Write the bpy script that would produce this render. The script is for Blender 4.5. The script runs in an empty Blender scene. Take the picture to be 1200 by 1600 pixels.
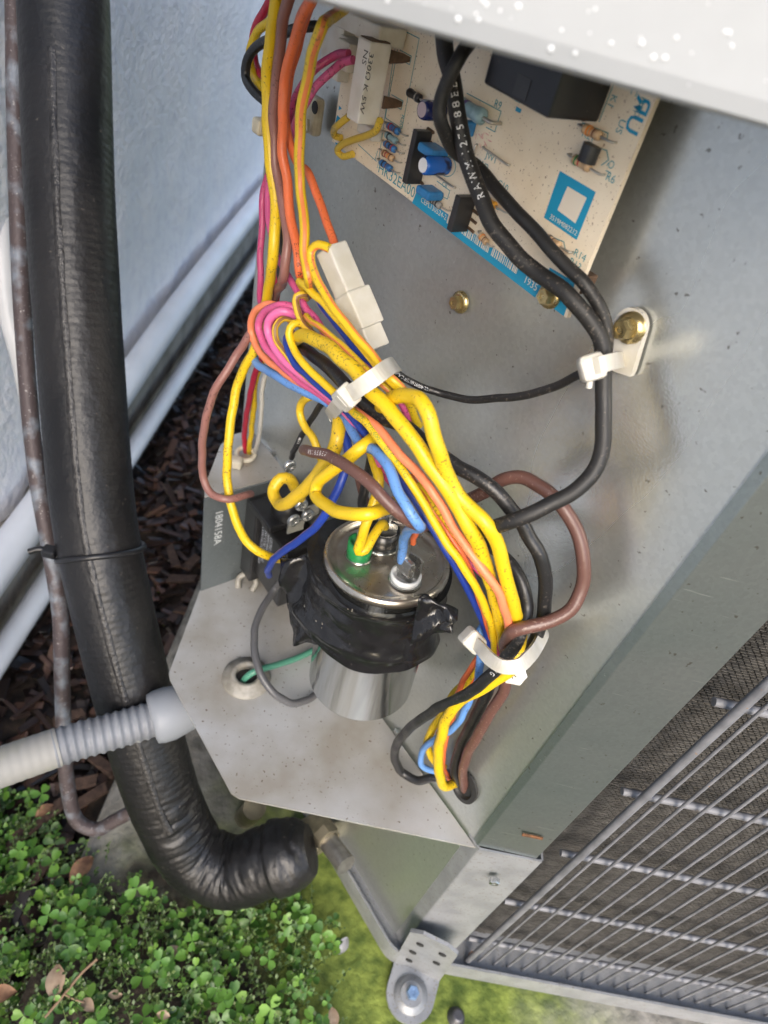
import bpy, bmesh, math, random
from mathutils import Vector, Matrix
from mathutils import noise as mnoise
random.seed(7)
S = bpy.context.scene
COL = S.collection

# ---------------------------------------------------------------- camera, world, sun, exposure
CX, CY, FPX = 600.0, 800.0, 1034.6          # principal point and focal length in photo pixels (1200 x 1600)
CAM = Vector((-0.096, -0.1322, 0.3068))
RX = Vector((0.97228, 0.22551, 0.06172))    # world axes written in camera axes (right, down, forward)
RY = Vector((0.10509, -0.65734, 0.74623))
RZ = Vector((0.20885, -0.71907, -0.66282))
right = Vector((RX[0], RY[0], RZ[0])); down = Vector((RX[1], RY[1], RZ[1])); fwd = Vector((RX[2], RY[2], RZ[2]))
cd = bpy.data.cameras.new('camera'); cam = bpy.data.objects.new('camera', cd); COL.objects.link(cam)
m3 = Matrix((right, -down, -fwd)).transposed()
cam.matrix_world = Matrix.Translation(CAM) @ m3.to_4x4()
cd.sensor_fit = 'VERTICAL'; cd.sensor_height = 36.0; cd.lens = FPX / 1600 * 36.0
cd.clip_start = 0.005; cd.clip_end = 500
cd.dof.use_dof = True; cd.dof.focus_distance = 0.225; cd.dof.aperture_fstop = cd.lens / 1.45
S.camera = cam
S.cycles.max_bounces = 6; S.cycles.diffuse_bounces = 3; S.cycles.glossy_bounces = 3; S.cycles.transmission_bounces = 3; S.cycles.caustics_reflective = False; S.cycles.caustics_refractive = False

SUN_DIR = Vector((-0.10, -1.0, 0.72)).normalized()     # towards the sun
world = bpy.data.worlds.new('World'); S.world = world; world.use_nodes = True
wn = world.node_tree; bg = wn.nodes['Background']
sky = wn.nodes.new('ShaderNodeTexSky'); sky.sky_type = 'NISHITA'; sky.sun_disc = False
sky.sun_elevation = math.asin(SUN_DIR.z); sky.sun_rotation = math.atan2(SUN_DIR.x, SUN_DIR.y)
sky.air_density = 1.0; sky.dust_density = 3.0; sky.ozone_density = 0.6
wn.links.new(sky.outputs[0], bg.inputs[0]); bg.inputs[1].default_value = 0.15
sl = bpy.data.lights.new('sun', 'SUN'); sl.energy = 0.8; sl.angle = math.radians(40); sl.color = (1.0, 0.985, 0.96)
so = bpy.data.objects.new('sun', sl); COL.objects.link(so)
so.rotation_euler = (-SUN_DIR).to_track_quat('-Z', 'Y').to_euler(); so.location = (0.3, -2, 3)
S.view_settings.view_transform = 'Standard'; S.view_settings.look = 'None'
S.view_settings.gamma = 1.0; S.view_settings.use_curve_mapping = False
S.view_settings.exposure = 1.5

# ---------------------------------------------------------------- frames: where a photo point lies on a real plane
AL = 0.84416
U = Vector((math.cos(AL), -math.sin(AL), 0)); N = Vector((-math.sin(AL), -math.cos(AL), 0)); Z = Vector((0, 0, 1))
def ray(x, y):
    return right * (x - CX) + down * (y - CY) + fwd * FPX
def P(x, y, w):                      # on the plane w metres in front of the control panel
    r = ray(x, y); return CAM + r * ((w - CAM.dot(N)) / r.dot(N))
def PZ(x, y, z):
    r = ray(x, y); return CAM + r * ((z - CAM.z) / r.z)
def PY(x, y, v):
    r = ray(x, y); return CAM + r * ((v - CAM.y) / r.y)
def PX(x, y, v):
    r = ray(x, y); return CAM + r * ((v - CAM.x) / r.x)
def PU(x, y, u):
    r = ray(x, y); return CAM + r * ((u - CAM.dot(U)) / r.dot(U))
def PD(x, y, d):
    return CAM + ray(x, y) * (d / FPX)
def dep(p): return (p - CAM).dot(fwd)
def F(u, w, z): return U * u + N * w + Z * z
def uz(x, y, w):
    p = P(x, y, w); return p.dot(U), p.z

# ---------------------------------------------------------------- materials
MATS = {}
def mat(name, col, rough=0.5, metal=0.0, col2=None, nscale=60, ndetail=4, nlo=0.4, nhi=0.65, bump=0.0, bscale=300, bdist=0.001,
        specks=None, spscale=900, splo=0.62, sphi=0.66, rvar=0.0, sheen=0, trans=0.0, sss=0.0, spec=0.5, coat=0.0, stretch=None):
    if name in MATS: return MATS[name]
    m = bpy.data.materials.new(name); m.use_nodes = True; nt = m.node_tree; b = nt.nodes['Principled BSDF']
    L = nt.links.new
    b.inputs['Roughness'].default_value = rough; b.inputs['Metallic'].default_value = metal
    b.inputs['Specular IOR Level'].default_value = spec; b.inputs['Coat Weight'].default_value = coat
    if trans: b.inputs['Transmission Weight'].default_value = trans
    if sss:
        b.inputs['Subsurface Weight'].default_value = sss; b.inputs['Subsurface Radius'].default_value = (0.002, 0.002, 0.0015)
    tc = nt.nodes.new('ShaderNodeTexCoord'); vec = tc.outputs['Object']
    if stretch:
        mp = nt.nodes.new('ShaderNodeMapping'); mp.inputs['Scale'].default_value = stretch; L(vec, mp.inputs[0]); svec = mp.outputs[0]
    else: svec = vec
    rgb = nt.nodes.new('ShaderNodeRGB'); rgb.outputs[0].default_value = (*col, 1); out = rgb.outputs[0]
    if col2 is not None:
        n = nt.nodes.new('ShaderNodeTexNoise'); n.inputs['Scale'].default_value = nscale; n.inputs['Detail'].default_value = ndetail
        L(svec, n.inputs['Vector'])
        mr = nt.nodes.new('ShaderNodeMapRange'); mr.inputs['From Min'].default_value = nlo; mr.inputs['From Max'].default_value = nhi
        L(n.outputs['Fac'], mr.inputs['Value'])
        mx = nt.nodes.new('ShaderNodeMix'); mx.data_type = 'RGBA'; L(mr.outputs[0], mx.inputs[0]); L(out, mx.inputs[6]); mx.inputs[7].default_value = (*col2, 1)
        out = mx.outputs[2]
        if rvar:
            r2 = nt.nodes.new('ShaderNodeMapRange'); L(n.outputs['Fac'], r2.inputs['Value']); r2.inputs['From Min'].default_value = .3; r2.inputs['From Max'].default_value = .7
            r2.inputs['To Min'].default_value = rough - rvar; r2.inputs['To Max'].default_value = rough + rvar; L(r2.outputs[0], b.inputs['Roughness'])
    if specks is not None:
        n = nt.nodes.new('ShaderNodeTexNoise'); n.inputs['Scale'].default_value = spscale; n.inputs['Detail'].default_value = 2; L(vec, n.inputs['Vector'])
        mr = nt.nodes.new('ShaderNodeMapRange'); mr.inputs['From Min'].default_value = splo; mr.inputs['From Max'].default_value = sphi
        L(n.outputs['Fac'], mr.inputs['Value'])
        mx = nt.nodes.new('ShaderNodeMix'); mx.data_type = 'RGBA'; L(mr.outputs[0], mx.inputs[0]); L(out, mx.inputs[6]); mx.inputs[7].default_value = (*specks, 1)
        out = mx.outputs[2]
    L(out, b.inputs['Base Color'])
    if bump:
        n = nt.nodes.new('ShaderNodeTexNoise'); n.inputs['Scale'].default_value = bscale; n.inputs['Detail'].default_value = 5; L(svec, n.inputs['Vector'])
        bp = nt.nodes.new('ShaderNodeBump'); bp.inputs['Strength'].default_value = bump; bp.inputs['Distance'].default_value = bdist
        L(n.outputs['Fac'], bp.inputs['Height']); L(bp.outputs[0], b.inputs['Normal'])
    MATS[name] = m; return m

def wire_mat(name, col, stripe=None, lo=0.0, hi=0.2, dirt=(0.06, 0.045, 0.03), amount=0.5, rough=0.32, grime=None):
    """insulation: an optional colour stripe running along the wire (UV.x is the angle round it), dust and dark specks"""
    if name in MATS: return MATS[name]
    m = bpy.data.materials.new(name); m.use_nodes = True; nt = m.node_tree; b = nt.nodes['Principled BSDF']; L = nt.links.new
    tc = nt.nodes.new('ShaderNodeTexCoord')
    rgb = nt.nodes.new('ShaderNodeRGB'); rgb.outputs[0].default_value = (*col, 1); out = rgb.outputs[0]
    if stripe:
        sx = nt.nodes.new('ShaderNodeSeparateXYZ'); L(tc.outputs['UV'], sx.inputs[0])
        a = nt.nodes.new('ShaderNodeMath'); a.operation = 'COMPARE'; a.inputs[1].default_value = (lo + hi) / 2; a.inputs[2].default_value = (hi - lo) / 2
        L(sx.outputs[0], a.inputs[0])
        mx = nt.nodes.new('ShaderNodeMix'); mx.data_type = 'RGBA'; L(a.outputs[0], mx.inputs[0]); L(out, mx.inputs[6]); mx.inputs[7].default_value = (*stripe, 1); out = mx.outputs[2]
    n0 = nt.nodes.new('ShaderNodeTexNoise'); n0.inputs['Scale'].default_value = 45; n0.inputs['Detail'].default_value = 3; L(tc.outputs['Object'], n0.inputs['Vector'])
    n1 = nt.nodes.new('ShaderNodeTexNoise'); n1.inputs['Scale'].default_value = 1100; n1.inputs['Detail'].default_value = 2; L(tc.outputs['Object'], n1.inputs['Vector'])
    ad = nt.nodes.new('ShaderNodeMath'); ad.operation = 'MULTIPLY_ADD'; ad.inputs[1].default_value = 0.55; L(n0.outputs['Fac'], ad.inputs[0]); L(n1.outputs['Fac'], ad.inputs[2])
    mr = nt.nodes.new('ShaderNodeMapRange'); mr.inputs['From Min'].default_value = 0.90; mr.inputs['From Max'].default_value = 1.0; mr.inputs['To Max'].default_value = amount
    L(ad.outputs[0], mr.inputs['Value'])
    mx = nt.nodes.new('ShaderNodeMix'); mx.data_type = 'RGBA'; L(mr.outputs[0], mx.inputs[0]); L(out, mx.inputs[6]); mx.inputs[7].default_value = (*dirt, 1); out = mx.outputs[2]
    n2 = nt.nodes.new('ShaderNodeTexNoise'); n2.inputs['Scale'].default_value = 120; n2.inputs['Detail'].default_value = 4; L(tc.outputs['Object'], n2.inputs['Vector'])
    m2 = nt.nodes.new('ShaderNodeMapRange'); m2.inputs['From Min'].default_value = 0.35; m2.inputs['From Max'].default_value = 0.75; m2.inputs['To Max'].default_value = 0.28
    L(n2.outputs['Fac'], m2.inputs['Value'])
    mx = nt.nodes.new('ShaderNodeMix'); mx.data_type = 'RGBA'; L(m2.outputs[0], mx.inputs[0]); L(out, mx.inputs[6])
    mx.inputs[7].default_value = (*(grime or tuple(c * 0.6 + 0.02 for c in col)), 1); out = mx.outputs[2]
    L(out, b.inputs['Base Color'])
    m3_ = nt.nodes.new('ShaderNodeMapRange'); L(n2.outputs['Fac'], m3_.inputs['Value']); m3_.inputs['To Min'].default_value = rough - .1; m3_.inputs['To Max'].default_value = rough + .2
    L(m3_.outputs[0], b.inputs['Roughness'])
    bp = nt.nodes.new('ShaderNodeBump'); bp.inputs['Strength'].default_value = 0.25; bp.inputs['Distance'].default_value = 0.0003
    L(n1.outputs['Fac'], bp.inputs['Height']); L(bp.outputs[0], b.inputs['Normal'])
    MATS[name] = m; return m

def galvanised(name, base, dark, rough=0.38, metal=0.9, streak=(1, 1, 1), seed=0.0, scuff=None):
    m = bpy.data.materials.new(name); m.use_nodes = True; nt = m.node_tree; b = nt.nodes['Principled BSDF']; L = nt.links.new
    tc = nt.nodes.new('ShaderNodeTexCoord')
    mp = nt.nodes.new('ShaderNodeMapping'); mp.inputs['Scale'].default_value = streak; mp.inputs['Location'].default_value = (seed, seed * 2, seed); L(tc.outputs['Object'], mp.inputs[0])
    big = nt.nodes.new('ShaderNodeTexNoise'); big.inputs['Scale'].default_value = 11; big.inputs['Detail'].default_value = 4; L(mp.outputs[0], big.inputs['Vector'])
    vor = nt.nodes.new('ShaderNodeTexVoronoi'); vor.inputs['Scale'].default_value = 800; L(tc.outputs['Object'], vor.inputs['Vector'])
    fine = nt.nodes.new('ShaderNodeTexNoise'); fine.inputs['Scale'].default_value = 1400; fine.inputs['Detail'].default_value = 3; L(tc.outputs['Object'], fine.inputs['Vector'])
    mx = nt.nodes.new('ShaderNodeMix'); mx.data_type = 'RGBA'; mx.inputs[6].default_value = (*base, 1); mx.inputs[7].default_value = (*dark, 1)
    mr = nt.nodes.new('ShaderNodeMapRange'); mr.inputs['From Min'].default_value = .35; mr.inputs['From Max'].default_value = .68; L(big.outputs['Fac'], mr.inputs['Value']); L(mr.outputs[0], mx.inputs[0])
    # fine spangle
    sp = nt.nodes.new('ShaderNodeMix'); sp.data_type = 'RGBA'; sp.blend_type = 'MULTIPLY'
    sep = nt.nodes.new('ShaderNodeMapRange'); sep.inputs['To Min'].default_value = .93; sep.inputs['To Max'].default_value = 1.05; L(vor.outputs['Color'], sep.inputs['Value'])
    cmb = nt.nodes.new('ShaderNodeCombineColor'); [L(sep.outputs[0], cmb.inputs[i]) for i in range(3)]
    sp.inputs[0].default_value = 1; L(mx.outputs[2], sp.inputs[6]); L(cmb.outputs[0], sp.inputs[7]); out = sp.outputs[2]
    # pale scratches and white oxide, dark dust specks
    sm = nt.nodes.new('ShaderNodeMapping'); sm.inputs['Rotation'].default_value = (0.3, 0.5, 0.9); sm.inputs['Scale'].default_value = (60, 900, 900); L(tc.outputs['Object'], sm.inputs[0])
    sn = nt.nodes.new('ShaderNodeTexNoise'); sn.inputs['Scale'].default_value = 1.0; sn.inputs['Detail'].default_value = 1; L(sm.outputs[0], sn.inputs['Vector'])
    s2 = nt.nodes.new('ShaderNodeMapRange'); s2.inputs['From Min'].default_value = .74; s2.inputs['From Max'].default_value = .80; s2.inputs['To Max'].default_value = .35; L(sn.outputs['Fac'], s2.inputs['Value'])
    m2 = nt.nodes.new('ShaderNodeMix'); m2.data_type = 'RGBA'; L(s2.outputs[0], m2.inputs[0]); L(out, m2.inputs[6]); m2.inputs[7].default_value = (.75, .78, .78, 1); out = m2.outputs[2]
    dn_ = nt.nodes.new('ShaderNodeTexNoise'); dn_.inputs['Scale'].default_value = 420; dn_.inputs['Detail'].default_value = 2; L(tc.outputs['Object'], dn_.inputs['Vector'])
    d2 = nt.nodes.new('ShaderNodeMapRange'); d2.inputs['From Min'].default_value = .70; d2.inputs['From Max'].default_value = .76; d2.inputs['To Max'].default_value = .7; L(dn_.outputs['Fac'], d2.inputs['Value'])
    m3x = nt.nodes.new('ShaderNodeMix'); m3x.data_type = 'RGBA'; L(d2.outputs[0], m3x.inputs[0]); L(out, m3x.inputs[6]); m3x.inputs[7].default_value = (.10, .085, .06, 1); out = m3x.outputs[2]
    L(out, b.inputs['Base Color'])
    b.inputs['Metallic'].default_value = metal
    ro = nt.nodes.new('ShaderNodeMapRange'); L(big.outputs['Fac'], ro.inputs['Value']); ro.inputs['From Min'].default_value = .3; ro.inputs['From Max'].default_value = .7
    ro.inputs['To Min'].default_value = rough - .08; ro.inputs['To Max'].default_value = rough + .1; L(ro.outputs[0], b.inputs['Roughness'])
    bp = nt.nodes.new('ShaderNodeBump'); bp.inputs['Strength'].default_value = .12; bp.inputs['Distance'].default_value = .0004; L(fine.outputs['Fac'], bp.inputs['Height'])
    b2 = nt.nodes.new('ShaderNodeBump'); b2.inputs['Strength'].default_value = .12; b2.inputs['Distance'].default_value = .004; L(big.outputs['Fac'], b2.inputs['Height']); L(bp.outputs[0], b2.inputs['Normal'])
    L(b2.outputs[0], b.inputs['Normal'])
    MATS[name] = m; return m

# ---------------------------------------------------------------- mesh builder
ORG = {}
class MB:
    def __init__(s): s.v = []; s.f = []; s.uv = []; s.sm = []
    def add(s, vs, fs, uvs=None, smooth=False):
        o = len(s.v); s.v += [Vector(p) for p in vs]
        for i, f in enumerate(fs):
            s.f.append([a + o for a in f]); s.uv.append(uvs[i] if uvs else None); s.sm.append(smooth)
        return s
    def box(s, c, d, ax=None, bev=0.0, seg=2):
        ax = ax or (Vector((1, 0, 0)), Vector((0, 1, 0)), Z)
        bm = bmesh.new(); bmesh.ops.create_cube(bm, size=1)
        for v in bm.verts: v.co = Vector((v.co.x * d[0], v.co.y * d[1], v.co.z * d[2]))
        if bev: bmesh.ops.bevel(bm, geom=list(bm.edges), offset=bev, segments=seg, affect='EDGES', profile=.5)
        bm.verts.index_update()
        vs = [Vector(c) + ax[0] * v.co.x + ax[1] * v.co.y + ax[2] * v.co.z for v in bm.verts]
        fs = [[v.index for v in f.verts] for f in bm.faces]; bm.free()
        flip = ax[0].cross(ax[1]).dot(ax[2]) < 0
        return s.add(vs, [f[::-1] for f in fs] if flip else fs)
    def lathe(s, base, axis, prof, n=24, smooth=True, ref=None, caps=True):
        """prof: list of (radius, height)"""
        axis = Vector(axis).normalized(); a = ref or (Z if abs(axis.z) < .9 else Vector((1, 0, 0)))
        e1 = (a - axis * a.dot(axis)).normalized(); e2 = axis.cross(e1)
        vs = []; fs = []
        for r, h in prof:
            for k in range(n):
                t = 2 * math.pi * k / n; vs.append(Vector(base) + axis * h + (e1 * math.cos(t) + e2 * math.sin(t)) * r)
        for i in range(len(prof) - 1):
            for k in range(n):
                fs.append([i * n + k, i * n + (k + 1) % n, (i + 1) * n + (k + 1) % n, (i + 1) * n + k])
        s.add(vs, fs, smooth=smooth)
        if caps:
            s.add(vs[:n], [list(range(n))[::-1]]); s.add(vs[-n:], [list(range(n))])
        return s
    def cyl(s, p0, p1, r, n=16, smooth=True, r1=None):
        d = Vector(p1) - Vector(p0); return s.lathe(p0, d, [(r, 0), (r if r1 is None else r1, d.length)], n, smooth)
    def prism(s, poly, ext):
        """poly: list of 3-D points, ext: extrusion vector"""
        n = len(poly); poly = [Vector(p) for p in poly]; ext = Vector(ext)
        nor = Vector((0, 0, 0))
        for i in range(n): nor += poly[i].cross(poly[(i + 1) % n])
        if nor.dot(ext) > 0: poly = poly[::-1]
        vs = poly + [p + ext for p in poly]
        fs = [list(range(n)), list(range(2 * n - 1, n - 1, -1))]
        for i in range(n): j = (i + 1) % n; fs.append([j, i, i + n, j + n])
        return s.add(vs, fs)
    def tube(s, path, r, n=12, taper=None, rfun=None, flat=None):
        pts = path; T = []
        for i in range(len(pts)):
            T.append((pts[min(i + 1, len(pts) - 1)] - pts[max(i - 1, 0)]).normalized())
        a = CAM - pts[0]; e = (a - T[0] * a.dot(T[0]))
        e = e.normalized() if e.length > 1e-6 else T[0].orthogonal().normalized()
        vs = []; L = 0; Ls = []
        for i, p in enumerate(pts):
            if i: L += (pts[i] - pts[i - 1]).length
            Ls.append(L)
            e = (e - T[i] * e.dot(T[i])).normalized(); b = T[i].cross(e)
            for k in range(n):
                t = 2 * math.pi * k / n
                rr = r if rfun is None else rfun(i / (len(pts) - 1), t, L, p)
                vs.append(p + (e * math.cos(t) + b * math.sin(t)) * rr)
        fs = []; uv = []
        for i in range(len(pts) - 1):
            for k in range(n):
                k2 = (k + 1) % n; fs.append([i * n + k, i * n + k2, (i + 1) * n + k2, (i + 1) * n + k])
                uv.append([(k / n, Ls[i]), ((k + 1) / n, Ls[i]), ((k + 1) / n, Ls[i + 1]), (k / n, Ls[i + 1])])
        s.add(vs, fs, uv, True); s.add(vs[:n], [list(range(n))[::-1]]); s.add(vs[-n:], [list(range(n))])
        return s
    def build(s, name, m, parent=None, label=None, cat=None, group=None, kind=None):
        if parent is None:
            lo = Vector([min(v[i] for v in s.v) for i in range(3)]); hi = Vector([max(v[i] for v in s.v) for i in range(3)])
            o0 = Vector(((lo.x + hi.x) / 2, (lo.y + hi.y) / 2, lo.z))
        else: o0 = ORG[parent.name]
        me = bpy.data.meshes.new(name); me.from_pydata([v - o0 for v in s.v], [], s.f)
        if any(u for u in s.uv):
            ul = me.uv_layers.new(name='UVMap'); k = 0
            for i, f in enumerate(s.f):
                for j in range(len(f)):
                    ul.data[k].uv = s.uv[i][j] if s.uv[i] else (0, 0); k += 1
        for i, p in enumerate(me.polygons): p.use_smooth = s.sm[i]
        me.materials.append(m); me.update()
        o = bpy.data.objects.new(name, me); COL.objects.link(o); ORG[o.name] = o0
        if parent is None: o.location = o0
        else: o.parent = parent
        return tag(o, label, cat, group, kind)
def tag(o, label=None, cat=None, group=None, kind=None):
    if label: o['label'] = label
    if cat: o['category'] = cat
    if group: o['group'] = group
    if kind: o['kind'] = kind
    return o
def thing(name, loc, label=None, cat=None, group=None, kind=None):
    o = bpy.data.objects.new(name, None); COL.objects.link(o); o.location = loc; o.empty_display_size = .01
    ORG[o.name] = Vector(loc); return tag(o, label, cat, group, kind)
def spline(pts, step=0.0016, closed=False):
    """centripetal Catmull-Rom through the points, resampled"""
    p = [Vector(q) for q in pts]
    p = [p[0] * 2 - p[1]] + p + [p[-1] * 2 - p[-2]]
    out = []
    for i in range(1, len(p) - 2):
        p0, p1, p2, p3 = p[i - 1:i + 3]
        t0 = 0; t1 = t0 + max(1e-6, (p1 - p0).length) ** .5; t2 = t1 + max(1e-6, (p2 - p1).length) ** .5; t3 = t2 + max(1e-6, (p3 - p2).length) ** .5
        n = max(2, int((p2 - p1).length / step))
        for k in range(n):
            t = t1 + (t2 - t1) * k / n
            A1 = p0 * ((t1 - t) / (t1 - t0)) + p1 * ((t - t0) / (t1 - t0)); A2 = p1 * ((t2 - t) / (t2 - t1)) + p2 * ((t - t1) / (t2 - t1)); A3 = p2 * ((t3 - t) / (t3 - t2)) + p3 * ((t - t2) / (t3 - t2))
            B1 = A1 * ((t2 - t) / (t2 - t0)) + A2 * ((t - t0) / (t2 - t0)); B2 = A2 * ((t3 - t) / (t3 - t1)) + A3 * ((t - t1) / (t3 - t1))
            out.append(B1 * ((t2 - t) / (t2 - t1)) + B2 * ((t - t1) / (t2 - t1)))
    out.append(p[-2]); return out
TXT = {}
def text2d(s, bold=0.0):
    """filled outlines of a line of lettering, cap height about 0.7"""
    if (s, bold) in TXT: return TXT[(s, bold)]
    c = bpy.data.curves.new('lettering', 'FONT'); c.body = s; c.size = 1; c.resolution_u = 2; c.offset = bold
    o = bpy.data.objects.new('lettering', c); COL.objects.link(o)
    bpy.context.view_layer.update()
    me = o.evaluated_get(bpy.context.evaluated_depsgraph_get()).to_mesh()
    r = ([v.co.copy() for v in me.vertices], [list(p.vertices) for p in me.polygons])
    o.evaluated_get(bpy.context.evaluated_depsgraph_get()).to_mesh_clear()
    bpy.data.objects.remove(o); bpy.data.curves.remove(c); TXT[(s, bold)] = r; return r
def put_text(mb, s, org, ex, ey, size, bold=0.0):
    vs, fs = text2d(s, bold); ex = ex.normalized() * size; ey = ey.normalized() * size
    mb.add([org + ex * v.x + ey * v.y for v in vs], fs); return mb

exec_order = []
# ================================================================= LARGE STRUCTURE
GZ = -0.200                              # soil level
PADZ = -0.176                            # top of the concrete pad
WALLX = -0.340
# ---- ground: one sheet to the horizon, finely divided near the unit
def ground():
    mb = MB()
    def axis(a, b, near0, near1, step):
        o = []; x = near0
        while x <= near1 + 1e-9: o.append(x); x += step
        lo = []; x = near0; d = step
        while x > a: d *= 1.6; x -= d; lo.append(max(x, a))
        hi = []; x = near1; d = step
        while x < b: d *= 1.6; x += d; hi.append(min(x, b))
        return lo[::-1] + o + hi
    xs = axis(-120, 120, -.6, .6, .02); ys = axis(-120, 120, -.5, 1.4, .02)
    vs = []
    for y in ys:
        for x in xs:
            h = 0.012 * mnoise.noise(Vector((x * 9, y * 9, 0))) + .004 * mnoise.noise(Vector((x * 40, y * 40, 3)))
            vs.append((x, y, GZ - .006 + h * (1 if abs(x) < 1 and -.6 < y < 2 else 0)))
    n = len(xs); fs = [[j * n + i, j * n + i + 1, (j + 1) * n + i + 1, (j + 1) * n + i] for j in range(len(ys) - 1) for i in range(n - 1)]
    mb.add(vs, fs, smooth=True)
    # soil near the unit, lawn colour farther out
    m = bpy.data.materials.new('soil_and_lawn'); m.use_nodes = True; nt = m.node_tree; b = nt.nodes['Principled BSDF']; L = nt.links.new
    tc = nt.nodes.new('ShaderNodeTexCoord'); ge = nt.nodes.new('ShaderNodeNewGeometry')
    n1 = nt.nodes.new('ShaderNodeTexNoise'); n1.inputs['Scale'].default_value = 90; n1.inputs['Detail'].default_value = 6; L(ge.outputs['Position'], n1.inputs['Vector'])
    cr = nt.nodes.new('ShaderNodeValToRGB'); cr.color_ramp.elements[0].color = (.010, .008, .007, 1); cr.color_ramp.elements[1].color = (.075, .050, .035, 1); cr.color_ramp.elements[0].position = .35; cr.color_ramp.elements[1].position = .7
    L(n1.outputs['Fac'], cr.inputs[0])
    n2 = nt.nodes.new('ShaderNodeTexNoise'); n2.inputs['Scale'].default_value = 3; n2.inputs['Detail'].default_value = 6; L(ge.outputs['Position'], n2.inputs['Vector'])
    gr = nt.nodes.new('ShaderNodeValToRGB'); gr.color_ramp.elements[0].color = (.03, .06, .015, 1); gr.color_ramp.elements[1].color = (.09, .12, .035, 1); L(n2.outputs['Fac'], gr.inputs[0])
    ln = nt.nodes.new('ShaderNodeVectorMath'); ln.operation = 'LENGTH'; L(ge.outputs['Position'], ln.inputs[0])
    mr = nt.nodes.new('ShaderNodeMapRange'); mr.inputs['From Min'].default_value = 1.6; mr.inputs['From Max'].default_value = 2.2; L(ln.outputs['Value'], mr.inputs['Value'])
    mx = nt.nodes.new('ShaderNodeMix'); mx.data_type = 'RGBA'; L(mr.outputs[0], mx.inputs[0]); L(cr.outputs[0], mx.inputs[6]); L(gr.outputs[0], mx.inputs[7]); L(mx.outputs[2], b.inputs['Base Color'])
    b.inputs['Roughness'].default_value = .9
    bp = nt.nodes.new('ShaderNodeBump'); bp.inputs['Strength'].default_value = .8; bp.inputs['Distance'].default_value = .004; L(n1.outputs['Fac'], bp.inputs['Height']); L(bp.outputs[0], b.inputs['Normal'])
    return mb.build('ground', m, kind='structure')
ground()

# ---- concrete pad, green with moss towards its open corner
def pad():
    m = bpy.data.materials.new('mossy_concrete'); m.use_nodes = True; nt = m.node_tree; b = nt.nodes['Principled BSDF']; L = nt.links.new
    ge = nt.nodes.new('ShaderNodeNewGeometry')
    def noise(sc, det=5):
        n = nt.nodes.new('ShaderNodeTexNoise'); n.inputs['Scale'].default_value = sc; n.inputs['Detail'].default_value = det; L(ge.outputs['Position'], n.inputs['Vector']); return n.outputs['Fac']
    def ramp(src, c0, p0, c1, p1):
        r = nt.nodes.new('ShaderNodeValToRGB'); r.color_ramp.elements[0].color = (*c0, 1); r.color_ramp.elements[0].position = p0; r.color_ramp.elements[1].color = (*c1, 1); r.color_ramp.elements[1].position = p1
        L(src, r.inputs[0]); return r.outputs[0]
    conc = ramp(noise(70, 8), (.12, .115, .10), .3, (.38, .36, .32), .72)
    moss = ramp(noise(110, 8), (.06, .095, .012), .32, (.27, .33, .06), .75)
    sx = nt.nodes.new('ShaderNodeSeparateXYZ'); L(ge.outputs['Position'], sx.inputs[0])
    # moss is thickest round the open corner of the pad, thins out along the coil side
    d = nt.nodes.new('ShaderNodeVectorMath'); d.operation = 'DISTANCE'; d.inputs[1].default_value = (-0.02, -0.03, PADZ); L(ge.outputs['Position'], d.inputs[0])
    nn = nt.nodes.new('ShaderNodeMath'); nn.operation = 'MULTIPLY_ADD'; nn.inputs[1].default_value = .14; L(noise(22, 6), nn.inputs[0]); L(d.outputs['Value'], nn.inputs[2])
    mr = nt.nodes.new('ShaderNodeMapRange'); mr.inputs['From Min'].default_value = .255; mr.inputs['From Max'].default_value = .165; L(nn.outputs[0], mr.inputs['Value'])
    mx = nt.nodes.new('ShaderNodeMix'); mx.data_type = 'RGBA'; L(mr.outputs[0], mx.inputs[0]); L(conc, mx.inputs[6]); L(moss, mx.inputs[7])
    # soil washed over the planted corner of the pad
    d3 = nt.nodes.new('ShaderNodeVectorMath'); d3.operation = 'DISTANCE'; d3.inputs[1].default_value = (-0.16, -0.085, PADZ); L(ge.outputs['Position'], d3.inputs[0])
    n3 = nt.nodes.new('ShaderNodeMath'); n3.operation = 'MULTIPLY_ADD'; n3.inputs[1].default_value = .10; L(noise(40, 6), n3.inputs[0]); L(d3.outputs['Value'], n3.inputs[2])
    r3 = nt.nodes.new('ShaderNodeMapRange'); r3.inputs['From Min'].default_value = .175; r3.inputs['From Max'].default_value = .135; L(n3.outputs[0], r3.inputs['Value'])
    soil = ramp(noise(120, 6), (.012, .010, .007), .35, (.07, .052, .035), .7)
    mz = nt.nodes.new('ShaderNodeMix'); mz.data_type = 'RGBA'; L(r3.outputs[0], mz.inputs[0]); L(mx.outputs[2], mz.inputs[6]); L(soil, mz.inputs[7]); L(mz.outputs[2], b.inputs['Base Color'])
    b.inputs['Roughness'].default_value = .9
    bp = nt.nodes.new('ShaderNodeBump'); bp.inputs['Strength'].default_value = .7; bp.inputs['Distance'].default_value = .002; L(noise(260, 8), bp.inputs['Height']); L(bp.outputs[0], b.inputs['Normal'])
    mb = MB(); mb.box((.215, .36, PADZ - .035), (.85, .86, .07), bev=.004)
    mb.build('concrete_pad', m, kind='structure')
pad()

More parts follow.
